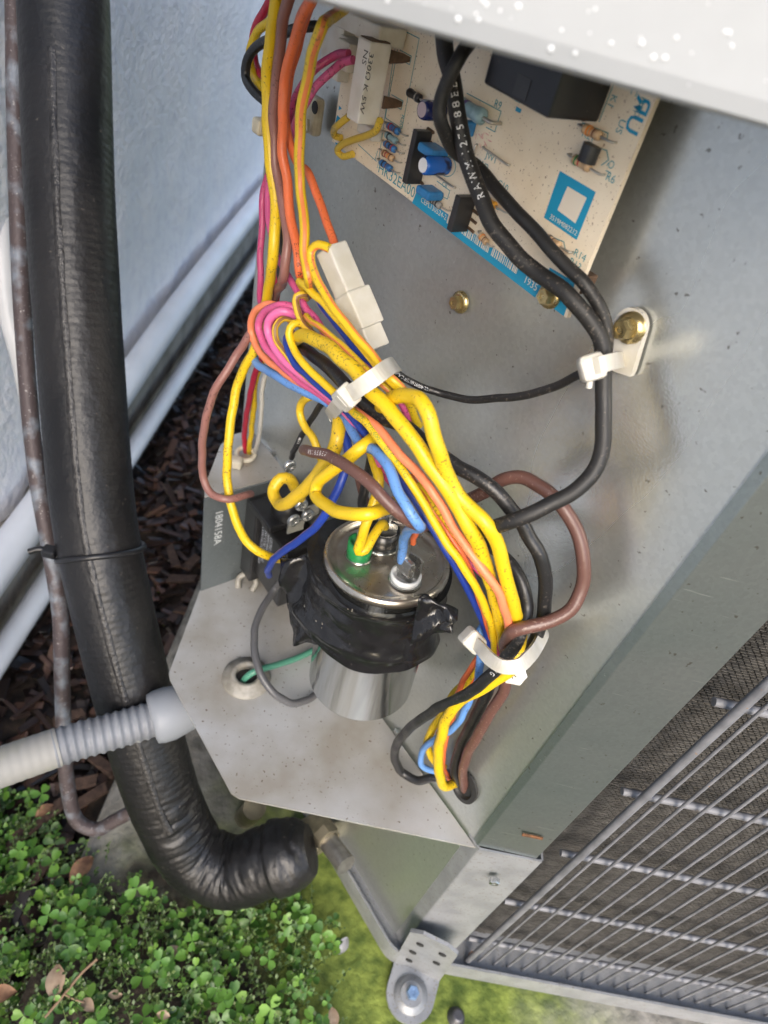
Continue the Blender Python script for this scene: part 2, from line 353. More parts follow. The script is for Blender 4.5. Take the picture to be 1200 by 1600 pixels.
# ---- house wall: stucco above, concrete footing below
def wall():
    st = mat('stucco', (.90, .89, .91), .9, col2=(.80, .79, .84), nscale=75, ndetail=6, nlo=.45, nhi=.72, bump=.5, bscale=150, bdist=.004)
    fo = mat('footing_concrete', (.33, .30, .26), .92, col2=(.20, .18, .15), nscale=35, bump=.8, bscale=120, bdist=.004)
    t = thing('house_wall', (WALLX, .8, GZ), 'off-white stucco house wall with a bare concrete footing behind the pipes', 'wall')
    mb = MB()
    ys = [-1.2 + i * .02 for i in range(241)]; zs = [-.085 + i * .02 for i in range(31)] + [.6, 1.2, 2.6]
    vs = [(WALLX + .0035 * mnoise.noise(Vector((y * 30, z * 30, 1))) + .0022 * mnoise.noise(Vector((y * 75, z * 75, 4))), y, z) for z in zs for y in ys]
    n = len(ys)
    mb.add(vs, [[j * n + i, (j) * n + i + 1, (j + 1) * n + i + 1, (j + 1) * n + i] for j in range(len(zs) - 1) for i in range(n - 1)], smooth=True)
    mb.box((WALLX - .06, 1.2, 1.26), (.11, 4.8, 2.68))
    mb.build('stucco', st, t)
    mb = MB(); mb.box((WALLX - .042, 1.2, -.20), (.10, 4.8, .228), bev=.004); mb.build('footing', fo, t)
wall()

# ================================================================= THE AIR CONDITIONER CABINET
g_panel = galvanised('galvanised_sheet', (.62, .635, .605), (.53, .555, .53), .31, .80, streak=(1, 1, .3))
g_flange_shaded = galvanised('galvanised_flange_shaded', (.34, .37, .36), (.21, .255, .245), .34, .78, seed=3.1)  # darker copy of the panel sheet: the flange's duller reflection put into its colour
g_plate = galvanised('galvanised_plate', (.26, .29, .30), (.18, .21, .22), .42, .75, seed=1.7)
m_shelf = mat('dusty_sheet_metal', (.56, .56, .555), .46, .45, col2=(.37, .34, .29), nscale=26, ndetail=6, nlo=.42, nhi=.72, bump=.15, bscale=900, bdist=.0003,
              specks=(.16, .12, .08), spscale=650, splo=.68, sphi=.74, rvar=.08)
m_post = mat('grey_painted_steel', (.33, .34, .355), .45, .30, col2=(.26, .27, .285), nscale=80, bump=.15, bscale=700, bdist=.0004, specks=(.25, .24, .22), spscale=700)
m_lid = mat('white_painted_steel', (.38, .395, .41), .45, col2=(.345, .36, .375), nscale=30, bump=.06, bscale=300)
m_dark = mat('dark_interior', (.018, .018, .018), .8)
m_fin = mat('coil_fin', (.085, .080, .072), .55, .3, col2=(.15, .142, .128), nscale=160, nlo=.4, nhi=.75, specks=(.25, .22, .17), spscale=500, splo=.74, sphi=.78)
m_grille = mat('grille_steel', (.215, .22, .24), .5, .15, col2=(.15, .155, .17), nscale=120, specks=(.30, .16, .06), spscale=500, splo=.74, sphi=.78)
m_gold = mat('yellow_zinc', (.62, .50, .25), .30, .9, col2=(.42, .33, .16), nscale=300, rvar=.1)
m_steel = mat('bright_steel', (.62, .62, .60), .28, .95, col2=(.42, .42, .40), nscale=300, rvar=.1)
m_rust = mat('rusty_steel', (.28, .12, .05), .8, .2, col2=(.12, .06, .03), nscale=400)

ac = thing('air_conditioner', (.2, .4, -.172), 'grey galvanised outdoor air conditioner with its corner control box open', 'air conditioner')
XL = -0.1655; YB = 0.1865                                  # left crease of the corner panel
def offset_outline(d):
    """outer outline of the cabinet (counter-clockwise seen from above) moved out by d"""
    t = math.tan((math.pi / 2 - AL) / 2); t2 = math.tan(AL / 2)
    return [Vector((.62 + d, .80 + d, 0)), Vector((XL - d, .80 + d, 0)), Vector((XL - d, YB - d * t, 0)), Vector((0 - d * t2, -d, 0)), Vector((.62 + d, -d, 0))]
def rounded(pts, r, seg=6):
    out = [pts[0]]
    for i in range(1, len(pts) - 1):
        a, b, c = pts[i - 1], pts[i], pts[i + 1]; d0 = (a - b).normalized(); d1 = (c - b).normalized()
        th = math.acos(max(-1, min(1, d0.dot(d1)))) / 2; L = r / math.tan(th)
        p0 = b + d0 * L; p1 = b + d1 * L; ctr = b + (d0 + d1).normalized() * (r / math.sin(th))
        v0 = p0 - ctr; v1 = p1 - ctr; an = v0.angle(v1)
        for k in range(seg + 1):
            s_ = k / seg; out.append(ctr + (v0 * math.sin((1 - s_) * an) + v1 * math.sin(s_ * an)) / math.sin(an))
    return out + [pts[-1]]
# bent corner sheet: left return, diagonal panel, right flange towards the coil
def bent_sheet(pts, th, z0, z1, r=.004):
    line = rounded([Vector(p) for p in pts], r); nrm = []
    for i in range(len(line)):
        t = (line[min(i + 1, len(line) - 1)] - line[max(i - 1, 0)]).normalized(); nrm.append(Vector((-t.y, t.x, 0)))
    mb = MB(); inner = [p + n * th for p, n in zip(line, nrm)]; n = len(line)
    vs = [Vector((p.x, p.y, z)) for z in (z0, z1) for p in line] + [Vector((p.x, p.y, z)) for z in (z0, z1) for p in inner]
    fs = []
    for i in range(n - 1):
        fs.append([i, i + 1, n + i + 1, n + i]); fs.append([2 * n + i + 1, 2 * n + i, 3 * n + i, 3 * n + i + 1])
        fs.append([i + 1, i, 2 * n + i, 2 * n + i + 1]); fs.append([n + i, n + i + 1, 3 * n + i + 1, 3 * n + i])
    fs.append([0, n, 3 * n, 2 * n]); fs.append([n - 1, 3 * n - 1, 4 * n - 1, 2 * n - 1])
    return mb.add(vs, fs)
bent_sheet([(XL, YB + .03, 0), (XL, YB, 0), (0, 0, 0)], .001, -.160, .298).build('control_panel', g_panel, ac)
bent_sheet([F(-.0030, .0007, 0), F(.0003, .0007, 0), (.0285, -.0012, 0), (.0285, .0095, 0)], .0006, .0025, .298, .0010).build('corner_flange', g_flange_shaded, ac)
# lower corner post, light grey, standing a little proud of the flange
bent_sheet([(-.004, .0045, 0), (.0005, -.0022, 0), (.0315, -.0022, 0), (.0315, .0095, 0)], .001, -.158, .002, .0015).build('corner_post', m_post, ac)
# shelf (floor of the control box): a flat plate following the cabinet outline
sh = [Vector((-.0006, -.0006, -.0012)), Vector((-.1120, 0, -.0012)), Vector((-.1162, .0016, -.0012)), Vector((-.1618, .0515, -.0012)), Vector((-.1635, .0548, -.0012)), Vector((-.1652, .1105, -.0012)), Vector((-.1652, .18, -.0012))]
shelf = MB().prism(sh, (0, 0, .0012)).build('shelf', m_shelf, ac)
# bracket plate at right angles to the panel, with a folded top that carries a bushing
UP = -.1918
mb = MB(); mb.prism([F(UP, .0015, .0005), F(UP, .0495, .0005), F(UP, .0495, .072), F(UP, .0015, .072)], U * -.001); plate = mb.build('bracket_plate', g_plate, ac)
mb = MB(); mb.prism([F(UP - .0012, .0015, .072), F(UP - .0012, .0490, .072), F(UP - .008, .0460, .072), F(UP - .036, .0240, .072), F(UP - .042, .015, .072), F(UP - .043, .006, .072), F(UP - .040, .0015, .072)], Z * .001)
mb.build('bracket_top', m_shelf, ac)
m_ink = mat('pale_ink', (.62, .66, .68), .6)
mb = MB(); put_text(mb, '1804158A', F(UP + .0003, .0432, .062), -Z, -N, .0062); mb.build('stamped_number', m_ink, plate)
# screws
def hex_screw(mb, c, ax, r, h, flange=True):
    if flange: mb.lathe(c, ax, [(r * 1.55, 0), (r * 1.5, h * .22), (r * 1.1, h * .34)], 20)
    mb.lathe(c + ax * (h * .34), ax, [(r, 0), (r, h * .5), (r * .86, h * .66), (r * .45, h * .66), (r * .38, h * .58)], 6, smooth=False)
    return mb
for (x, y, r) in ((720, 472, .0024), ):
    mb = MB(); hex_screw(mb, P(x, y, .0005), N, r, .0036); mb.build('screw', m_gold, ac)
mb = MB(); hex_screw(mb, PY(772, 1368, -.0035), Vector((0, -1, 0)), .0026, .004, False); mb.build('screw', m_steel, ac)
mb = MB(); hex_screw(mb, PZ(430, 690, .0732), Z, .0022, .004); mb.build('screw', m_gold, ac)
# slot in the flange, with a rusty edge
c = PY(832, 1307, -.0026); mb = MB(); mb.box(c, (.0095, .001, .0018), bev=.0004); mb.build('slot', m_rust, ac)
# grommet where the harness leaves through the panel
c = P(727, 1228, .0004)
mb = MB()
vs = []; fs = []; n = 24
for k in range(n):
    t = 2 * math.pi * k / n
    for rr, hh in ((1.0, 0), (1.0, .0012), (.72, .0016), (.62, .0002)):
        vs.append(c + U * math.cos(t) * .0075 * rr + Z * math.sin(t) * .0105 * rr + N * hh)
for k in range(n):
    for j in range(3): fs.append([k * 4 + j, k * 4 + j + 1, ((k + 1) % n) * 4 + j + 1, ((k + 1) % n) * 4 + j])
fs.append([k * 4 + 3 for k in range(n)])
mb.add(vs, fs); mb.build('grommet', mat('black_rubber', (.02, .02, .02), .6), ac)
# bushing and washers in the shelf hole
c = PZ(385, 1060, .0002)
m_nylon_grey = mat('grey_nylon', (.30, .285, .25), .5, col2=(.19, .175, .145), nscale=200)
mb = MB(); mb.lathe(c, Z, [(.0125, 0), (.0125, .0012), (.0105, .0016), (.0102, .0022), (.0085, .0022), (.0080, .0045), (.0058, .0045), (.0055, .0003)], 36, caps=False)
bush = mb.build('bushing', m_nylon_grey, ac)
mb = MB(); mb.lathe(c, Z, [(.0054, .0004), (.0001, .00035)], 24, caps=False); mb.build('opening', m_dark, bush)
mb = MB(); cc = PZ(383, 716, .0735)
mb.tube(spline([cc + Vector((math.cos(t), math.sin(t), .15 * math.sin(t))) * .0048 + Z * .003 for t in [k * .5236 for k in range(13)]], .0008), .0014, 8)
mb.box(PZ(366, 722, .0760), (.009, .006, .006), bev=.0015); mb.build('bushing', mat('cream_nylon', (.62, .58, .48), .45, sss=.1, col2=(.5, .45, .35), nscale=150), ac)
mb = MB(); q = PZ(385, 915, .001)
mb.tube(spline([q + Vector((-.004, -.003, 0)), q + Vector((-.005, .001, .004)), q + Vector((0, .004, .007)), q + Vector((.005, .001, .004)), q + Vector((.004, -.003, 0))], .001), .0018, 10); mb.build('wire_loop_bracket', m_nylon_grey, ac)
mb = MB(); hex_screw(mb, PZ(612, 1138, .0003), Vector((.5, -.5, .5)).normalized(), .0016, .010, False); mb.build('screw', m_steel, ac)

# ---- coil: fins behind the grille
coil = MB(); coil.box((.325, .032, .065), (.59, .036, .44)); coil = coil.build('coil', m_fin, ac)
mb = MB(); z = -.150; row = 0; rng = random.Random(9)
while z < .262:
    x = .0296 + (row % 2) * .0013; xe = .31 if z < .12 else .22; wob = rng.uniform(-.00012, .00012)
    while x < xe:
        y0 = .0122 + rng.uniform(-.0004, .0004); a = rng.uniform(-.00012, .00012) + wob
        mb.add([(x, .0142, z), (x + .0022, .0142, z), (x + .0022, y0, z + .0002 + a), (x, y0, z + .0002 + a), (x + .0022, y0, z + .00065 + a), (x, y0, z + .00065 + a), (x + .0022, .0142, z + .0008), (x, .0142, z + .0008)],
               [[3, 2, 1, 0], [5, 4, 2, 3], [7, 6, 4, 5]])
        x += .0026
    z += .00140; row += 1
mb.build('coil_fins', m_fin, coil, kind='stuff')
# ---- wire grille: every rod a part
GY = -.002
xs = []
for k, (px, py) in enumerate([(750, 1480), (772, 1481), (800, 1483), (822, 1488), (847, 1493), (872, 1498), (892, 1503), (920, 1508), (947, 1511), (972, 1516), (1000, 1521), (1025, 1524), (1053, 1530), (1078, 1536), (1103, 1543), (1130, 1548), (1155, 1553), (1182, 1558)]):
    xs.append(PY(px, py, GY).x)
x = xs[-1]
while x < .60: x += .0128; xs.append(x)
for k, x in enumerate(xs):
    r = .0018 if k == 0 else .00072
    mb = MB(); yy = GY - (.001 if k == 0 else 0)
    mb.tube([Vector((x, yy, -.1565)), Vector((x, yy, -.10)), Vector((x, yy, .06)), Vector((x, yy, .292))], r, 10); mb.build('vertical_rod', m_grille, ac)
for k, (px, py) in enumerate(((1115, 1096), (972, 1236), (876, 1332), (788, 1407))):
    p = PY(px, py, GY + .004)
    mb = MB(); mb.tube([p, p + Vector((.05, 0, 0)), p + Vector((.3, 0, 0)), Vector((.60, p.y, p.z))], .0017, 10); mb.build('horizontal_rod', m_grille, ac)
p1 = PY(788, 1407, GY + .004).z; p0 = PY(876, 1332, GY + .004).z
for z in (PY(745, 1468, GY + .004).z, .142 + .042, .142 + .085, .142 + .128):
    mb = MB(); mb.tube([Vector((.036, GY + .004, z)), Vector((.3, GY + .004, z)), Vector((.6, GY + .004, z))], .0017, 10); mb.build('horizontal_rod', m_grille, ac)
# ---- base pan: a rim that follows the outline, and its ledge
oo = offset_outline(.0075); oi = offset_outline(.0062); ol = offset_outline(-.03)
def ring(outer, inner, z0, z1):
    mb = MB(); n = len(outer)
    for i in range(n):
        j = (i + 1) % n
        a, b, c_, d_ = outer[i], outer[j], inner[j], inner[i]
        lo = [Vector((p.x, p.y, z0)) for p in (a, b, c_, d_)]; hi = [Vector((p.x, p.y, z1)) for p in (a, b, c_, d_)]
        mb.add(lo + hi, [[4, 5, 6, 7], [3, 2, 1, 0], [0, 1, 5, 4], [2, 3, 7, 6]])
    return mb
def rclosed(pts, r):
    q = rounded([pts[-1]] + pts + [pts[0]], r, 6); return q[1:-1]
def pairring(d0, d1, r, z0, z1): 
    a = rclosed(offset_outline(d0), r); b = rclosed(offset_outline(d1), r); return ring(a, b, z0, z1)
pairring(.0080, .0066, .02, -.172, -.1525).build('base_rim', m_post, ac)
pairring(.0066, -.030, .02, -.1590, -.1575).build('base_ledge', m_post, ac)
# ---- top cover: skirt with a rolled lower edge and a flat top
def lid_outline(d):
    q = [Vector((.62, .80, 0)), Vector((XL, .80, 0)), Vector((XL, .056, 0)), Vector((-.118, 0, 0)), Vector((.62, 0, 0))]; out = []
    for i in range(5):
        a, b, c = q[i - 1], q[i], q[(i + 1) % 5]; n0 = (b - a).normalized(); n1 = (c - b).normalized()
        m0 = Vector((n0.y, -n0.x, 0)); m1 = Vector((n1.y, -n1.x, 0)); bi = (m0 + m1).normalized(); out.append(b + bi * (d / bi.dot(m0)))
    return out
def lid():
    prof = [(.0180, .2956), (.0195, .2949), (.0208, .2956), (.0212, .298), (.0208, .333), (.0190, .3385), (.015, .3405)]
    loops = []
    for d, z in prof: loops.append([Vector((p.x, p.y, z)) for p in rclosed(lid_outline(d), .03)])
    mb = MB(); n = len(loops[0])
    for a, b in zip(loops[:-1], loops[1:]):
        mb.add(a + b, [[i, (i + 1) % n, n + (i + 1) % n, n + i] for i in range(n)], smooth=True)
    mb.add(loops[-1], [list(range(n))])
    inner = [Vector((p.x, p.y, .2990)) for p in rclosed(lid_outline(.004), .03)]
    mb.add(loops[0] + inner, [[(i + 1) % n, i, n + i, n + (i + 1) % n] for i in range(n)])
    mb.add(inner, [list(range(n))[::-1]])
    o = mb.build('top_cover', m_lid, ac)
    random.seed(21); dm = MB()
    for k in range(190):
        x = random.uniform(-.115, .02); z = random.uniform(.297, .3125); r = random.choice((.00010, .00014, .0002, .00028, .0004))
        c = Vector((x, -.0212, z)); dm.lathe(c, (0, -1, 0), [(r, -.0002), (r * .8, r * .35), (r * .3, r * .55)], 8)
    dm.build('water_droplets', mat('droplet_white', (.9, .92, .93), .15), o, kind='stuff')
lid()
# ---- hold-down foot: plate with holes bolted to the pad
def foot():
    t = thing('hold_down_bracket', PZ(645, 1540, PADZ), 'grey steel hold-down bracket with five holes bolted to the mossy pad corner', 'bracket')
    e = PZ(640, 1556, PADZ + .004); f_ = PZ(652, 1512, PADZ + .004); top = PY(682, 1464, -.0105)
    d = (f_ - e); d.z = 0; d.normalize(); s_ = Vector((d.y, -d.x, 0)); hw = .0150
    mb = MB(); tab = [e + d * -.0145 * math.cos(a) + s_ * hw * math.sin(a) for a in [-1.57 + k * .2618 for k in range(13)]]
    poly = tab + [f_ + s_ * hw, f_ - s_ * hw]
    mb.prism(poly, Z * .0022)
    d2 = (top - f_); d2n = d2.normalized(); nn = s_.cross(d2n).normalized()
    if nn.dot(CAM - f_) < 0: nn = -nn
    q = [f_ + s_ * hw, f_ - s_ * hw, top - s_ * hw * .95 - d2n * .006, top - s_ * hw * .5, top + s_ * hw * .5, top + s_ * hw * .95 - d2n * .006]
    mb.prism([p + Z * .0002 for p in q], nn * .002)
    mb.build('plate', m_post, t)
    for (a, b) in ((.22, -.30), (.50, .30), (.48, -.32), (.78, .30), (.76, -.26)):
        c = f_ + d2 * a + s_ * hw * b * 1.6 + nn * .0027
        mb = MB(); mb.lathe(c, nn, [(.0023, -.0006), (.0022, 0), (.0001, -.00005)], 14); mb.build('hole', m_dark, t)
    mb = MB(); c = e + Z * .0022
    mb.lathe(c, Z, [(.0105, 0), (.0105, .0012), (.0075, .0016), (.007, .0026), (.0068, .003)], 28); w_ = mb.build('washer', m_post, t)
    mb = MB(); hex_screw(mb, c + Z * .003, Z, .0040, .005, False); mb.build('bolt_head', mat('blue_zinc', (.22, .34, .55), .35, .6), t)
foot()

# ================================================================= CIRCUIT BOARD
def proj(p):
    q = p - CAM; d = q.dot(fwd); return CX + FPX * q.dot(right) / d, CY + FPX * q.dot(down) / d
WBD = .0100                                 # board surface in front of the panel
def B(x, y, h=0.0): return P(x, y, WBD + h)
BL, BR = B(519, 221), B(885, 497)
bx = (BR - BL).normalized(); by = Z
def board():
    m_brd = mat('board_laminate', (.88, .77, .60), .55, col2=(.81, .69, .52), nscale=90, specks=(.30, .19, .11), spscale=1500, splo=.66, sphi=.72)
    m_blue = mat('blue_print', (.010, .30, .52), .5)
    m_line = mat('teal_print', (.05, .30, .36), .55)
    m_cream = mat('cream_print', (.80, .72, .60), .6)
    m_pink = mat('pink_stamp', (.75, .35, .33), .7)
    m_blk = mat('black_plastic', (.016, .016, .018), .35, col2=(.03, .03, .032), nscale=150)
    m_relay = mat('relay_plastic', (.006, .006, .008), .30, col2=(.011, .011, .013), nscale=120, specks=(.12, .10, .08), spscale=900, splo=.72, sphi=.76)
    m_lead = mat('tinned_lead', (.55, .52, .47), .35, .9)
    m_cem = mat('white_ceramic', (.74, .71, .65), .55, col2=(.62, .58, .50), nscale=120, specks=(.35, .28, .2), spscale=900, splo=.74, sphi=.78)
    m_brown = mat('brown_lead', (.14, .085, .055), .7, .2, col2=(.08, .05, .03), nscale=400)
    m_ink2 = mat('black_ink', (.03, .03, .03), .6)
    m_nyl = mat('ivory_nylon', (.74, .71, .63), .45, sss=.15, col2=(.62, .57, .47), nscale=130, specks=(.25, .18, .1), spscale=700, splo=.72, sphi=.78)
    t = thing('circuit_board', BR, 'cream circuit board with blue print, relay and resistors on the galvanised panel', 'circuit board')
    TR = Vector((0, 0, 0)) + B(1035, 130); ztop = .2962
    tr = BR + (TR - BR) * ((ztop - BR.z) / (TR.z - BR.z)); tl = BL + Z * (ztop - BL.z)
    MB().prism([p - N * .0016 for p in (BL, BR, tr, tl)], N * .0016).build('laminate', m_brd, t)
    E1, E2 = .00008, .00016
    # --- flat print
    def quad(mb, pts, h): mb.prism([B(x, y, h) for x, y in pts], N * .00003); return mb
    def line(mb, pts, wd=.00022, h=E1):
        for (a, b) in zip(pts[:-1], pts[1:]):
            p, q = B(*a, h), B(*b, h); d = (q - p).normalized(); s_ = N.cross(d) * wd / 2
            mb.prism([p - s_ - d * wd / 2, q - s_ + d * wd / 2, q + s_ + d * wd / 2, p + s_ - d * wd / 2], N * .00003)
    for q4 in ([(651, 299), (848, 443), (836, 465), (644, 317)], [(859, 418), (899, 441), (881, 494), (843, 466)], [(875, 267), (931, 300), (901, 375), (850, 340)]):
        quad(MB(), q4, E1).build('blue_panel', m_blue, t)
    mb = MB()
    if 0: quad(mb, [(651, 299), (848, 443), (836, 465), (644, 317)], E1)
    quad(mb, [(527, 180), (533, 186), (530, 191), (524, 191)], E1); quad(mb, [(523, 222), (533, 226), (528, 231)], E1); quad(mb, [(530, 165), (534, 170), (529, 172)], E1)
    quad(mb, [(807, 166), (815, 171), (813, 177), (805, 173)], E1)
    put_text(mb, 'ЯU', B(998, 147, E1), -Z, bx, .0055, .02)
    mb.build('blue_print', m_blue, t, kind='stuff')
    mb = MB()
    line(mb, [(627, 46), (655, 60), (628, 201), (602, 184), (627, 46)]); line(mb, [(622, 42), (590, 262)]); line(mb, [(625, 78), (643, 88), (640, 101), (624, 92)]); line(mb, [(612, 148), (630, 158), (627, 171), (610, 162)])
    line(mb, [(730, 146), (783, 174), (773, 206), (760, 199)]); line(mb, [(964, 118), (936, 190)])
    line(mb, [(910, 192), (950, 208), (948, 220)]); line(mb, [(922, 228), (948, 235), (951, 250), (940, 258)]); line(mb, [(560, 226), (588, 252)]); line(mb, [(586, 250), (590, 236)])
    line(mb, [(683, 283), (703, 298), (699, 311), (684, 303)]); line(mb, [(780, 300), (800, 316)]); line(mb, [(775, 326), (792, 332)]); line(mb, [(862, 370), (881, 378), (883, 388)])
    for k in range(16):
        a = k / 16 * 6.283; b2 = (k + 1) / 16 * 6.283
        line(mb, [(699 + 13 * math.cos(a), 260 + 16 * math.sin(a)), (699 + 13 * math.cos(b2), 260 + 16 * math.sin(b2))])
    ey = Z
    for s_, x, y, sz in (('HK32EA007', 590, 268, .0046), ('R21', 908, 212, .0026), ('R6', 945, 280, .0026), ('R14', 895, 398, .0026), ('R13', 888, 412, .0026),
                        ('R9', 771, 166, .0026), ('JW1', 758, 246, .0026), ('JW2', 745, 258, .0026), ('C10', 776, 290, .0026), ('C8', 690, 290, .002), ('R22', 800, 155, .002)):
        put_text(mb, s_, B(x, y, E1), bx, ey, sz)
    for s_, x, y, sz in (('K1', 957, 146, .0024), ('HSCI', 1003, 150, .0020), ('C', 990, 133, .0026), ('US', 970, 184, .0026), ('Q1', 954, 248, .0024), ('DFRST', 600, 39, .0030), ('R20', 628, 178, .0022)):
        put_text(mb, s_, B(x, y, E1), -Z, bx, sz)
    mb.build('teal_print', m_line, t, kind='stuff')
    mb = MB()
    put_text(mb, 'CEPL130524-21', B(657, 315, E2), bx, ey, .0022); put_text(mb, '1935', B(817, 440, E2), bx, ey, .0028); put_text(mb, '3519M082212', B(858, 341, E2), bx, ey, .00175)
    quad(mb, [(887, 291), (917, 309), (899, 349), (871, 328)], E2)
    a, b_ = B(712, 353, E2), B(808, 424, E2); random.seed(3); s0 = 0.0; Lb = (b_ - a).length
    while s0 < Lb:
        wd = random.choice((.00018, .0003, .0003, .00045)); p = a + (b_ - a).normalized() * s0
        if not (.55 < s0 / Lb < .60): mb.prism([p - Z * .0008, p + (b_ - a).normalized() * wd - Z * .0008, p + (b_ - a).normalized() * wd + Z * .0017, p + Z * .0017], N * .00003)
        s0 += wd + random.choice((.0002, .00025, .0005))
    for q in ((699, 343), (705, 348)):
        p = B(*q, E2); mb.prism([p - Z * .001, p + bx * .0006 - Z * .001, p + bx * .0006 + Z * .0014, p + Z * .0014], N * .00003)
    mb.build('cream_print', m_cream, t, kind='stuff')
    mb = MB(); random.seed(5)
    for k in range(9):
        x, y = random.uniform(744, 764), random.uniform(205, 226); line(mb, [(x, y), (x + random.uniform(-4, 6), y + random.uniform(2, 8))], .00018)
    mb.build('pink_stamp', m_pink, t, kind='stuff')
    # --- axial parts
    def axial(a, b, rad, col, bands=(), name='resistor', body=(.24, .76), h=None):
        h = h or rad + .0006; p, q = B(*a), B(*b); d = q - p; L = d.length; dn = d.normalized()
        o = MB(); s0, s1 = L * body[0], L * body[1]; w_ = s1 - s0; base = p + N * h + dn * s0
        o.lathe(base, dn, [(rad * .5, 0), (rad * .95, w_ * .05), (rad, w_ * .14), (rad * .98, w_ * .22), (rad * .86, w_ * .3), (rad * .86, w_ * .7), (rad * .98, w_ * .78), (rad, w_ * .86), (rad * .95, w_ * .95), (rad * .5, w_)], 14)
        o = o.build(name, col, t)
        lm = MB(); lm.tube(spline([p, p + N * h * .8, p + N * h + dn * s0 * .4, p + N * h + dn * L * .5, q + N * h - dn * s0 * .4, q + N * h * .8, q], .0006), rad * .24, 6)
        lm.build('lead', m_lead, o)
        for fr, c in bands:
            bm_ = MB(); bm_.lathe(base + dn * (w_ * fr - w_ * .04), dn, [(rad * (.90 if .3 < fr < .7 else 1.03), 0), (rad * (.90 if .3 < fr < .7 else 1.03), w_ * .08)], 14); bm_.build('band', c, o)
    c_blue = mat('resistor_blue', (.05, .20, .48), .35, col2=(.03, .12, .32), nscale=500); c_gb = mat('resistor_grey_blue', (.28, .42, .47), .4, col2=(.2, .32, .36), nscale=500)
    c_tan = mat('resistor_tan', (.62, .42, .24), .4, col2=(.5, .32, .18), nscale=500); c_grey = mat('diode_grey', (.33, .31, .28), .4)
    b_red = mat('band_red', (.45, .03, .03), .4); b_brn = mat('band_brown', (.16, .06, .03), .4); b_blk = mat('band_black', (.02, .02, .02), .4); b_org = mat('band_orange', (.75, .25, .04), .4); b_grn = mat('band_green', (.05, .25, .08), .4); b_vio = mat('band_violet', (.12, .06, .25), .4)
    sm = .00105
    axial((605, 191), (638, 212), sm, c_blue, ((.25, b_red), (.5, b_vio), (.75, b_brn)))
    axial((602, 205), (634, 227), sm, c_gb, ((.3, b_blk),))
    axial((600, 219), (632, 240), sm, c_blue, ((.25, b_brn), (.55, b_blk), (.75, b_red)))
    axial((597, 233), (628, 254), sm, c_tan, ((.2, b_brn), (.4, b_red), (.6, b_org), (.8, b_brn)))
    axial((594, 248), (625, 270), sm, c_blue, ((.3, b_blk), (.6, b_brn)))
    axial((668, 303), (704, 329), sm * .95, c_grey, ((.3, b_blk), (.5, b_blk), (.7, b_blk)), 'diode')
    axial((642, 142), (668, 158), sm * 1.2, m_blk, ((.75, c_grey),), 'diode', (.15, .85))
    axial((722, 158), (783, 193), .0021, c_gb, ((.42, b_vio),), 'power_resistor', (.02, .80), .0034)
    axial((909, 195), (963, 223), sm * 1.1, c_tan, ((.3, b_org), (.48, b_org), (.65, b_brn)), body=(.2, .68))
    axial((893, 241), (945, 273), sm * 1.1, c_tan, ((.22, b_grn), (.42, b_red), (.6, c_tan), (.8, c_tan)), body=(.2, .7))
    axial((850, 364), (896, 394), sm * 1.1, c_tan, ((.25, b_blk), (.5, b_brn)), body=(.22, .7))
    axial((864, 386), (890, 408), sm, c_tan, ((.5, b_brn),))
    axial((752, 361), (772, 385), sm, c_tan, ((.3, b_org), (.6, b_brn)))
    axial((758, 306), (795, 332), sm, mat('capacitor_orange', (.75, .36, .03), .35), (), 'ceramic_capacitor', (.28, .62))
    for a, b in (((757, 230), (797, 258)), ((742, 256), (774, 278)), ((683, 273), (712, 293)), ((746, 226), (742, 240))):
        p, q = B(*a), B(*b); MB().tube(spline([p, p + N * .0006, (p + q) / 2 + N * .0008, q + N * .0006, q], .0006), .0003, 6).build('jumper_wire', m_lead, t)
    # --- box parts standing on the board: base point, size along bx / out of the board / up
    def blk(name, base, size, col, bev=.0003, par=None, lift=0):
        c = B(*base) + N * (size[1] / 2 + lift); return MB().box(c, (size[0], size[1], size[2]), (bx, N, Z), bev).build(name, col, par or t)
    s1 = blk('black_header', (664, 246), (.0022, .0062, .0150), m_blk)
    for k in range(6): p = B(672 - k * 3.2, 203 + k * 16); MB().cyl(p - bx * .0012, p + bx * .0022 + N * .0004, .0005, 6).build('pin', m_brown, s1)
    s1 = blk('black_header', (734, 333), (.0024, .0066, .0100), m_blk)
    for k in range(4): p = B(744 - k * 3.5, 315 + k * 14); MB().cyl(p - bx * .0012, p + bx * .0024 + N * .0004, .0005, 6).build('pin', m_brown, s1)
    c_film = mat('film_blue', (.03, .22, .50), .35, col2=(.02, .15, .38), nscale=300)
    blk('film_capacitor', (690, 236), (.0072, .0068, .0026), c_film, .0008); blk('film_capacitor', (684, 301), (.0066, .0065, .0026), c_film, .0008)
    blk('small_capacitor', (740, 201), (.0020, .0055, .004), c_film, .0006)
    def can(base, r, h, col, cap, nm='electrolytic_capacitor'):
        p = B(*base); o = MB().lathe(p, N, [(r * .92, .0004), (r, .001), (r, h - .0008), (r * .9, h - .0001), (r * .78, h)], 22).build(nm, col, t)
        MB().lathe(p + N * (h + .00004), N, [(r * .76, 0), (r * .74, .0001)], 22).build('end_cap', cap, o)
    c_el = mat('sleeve_blue', (.012, .12, .50), .25, col2=(.004, .012, .06), nscale=260, ndetail=1, nlo=.5, nhi=.56); c_el2 = mat('sleeve_navy', (.012, .02, .11), .25, col2=(.32, .34, .42), nscale=300, ndetail=1, nlo=.58, nhi=.63)
    can((699, 259), .0026, .0095, c_el, mat('cap_white', (.78, .78, .80), .4)); can((692, 174), .0026, .0080, c_el2, mat('cap_pink', (.50, .40, .42), .35))
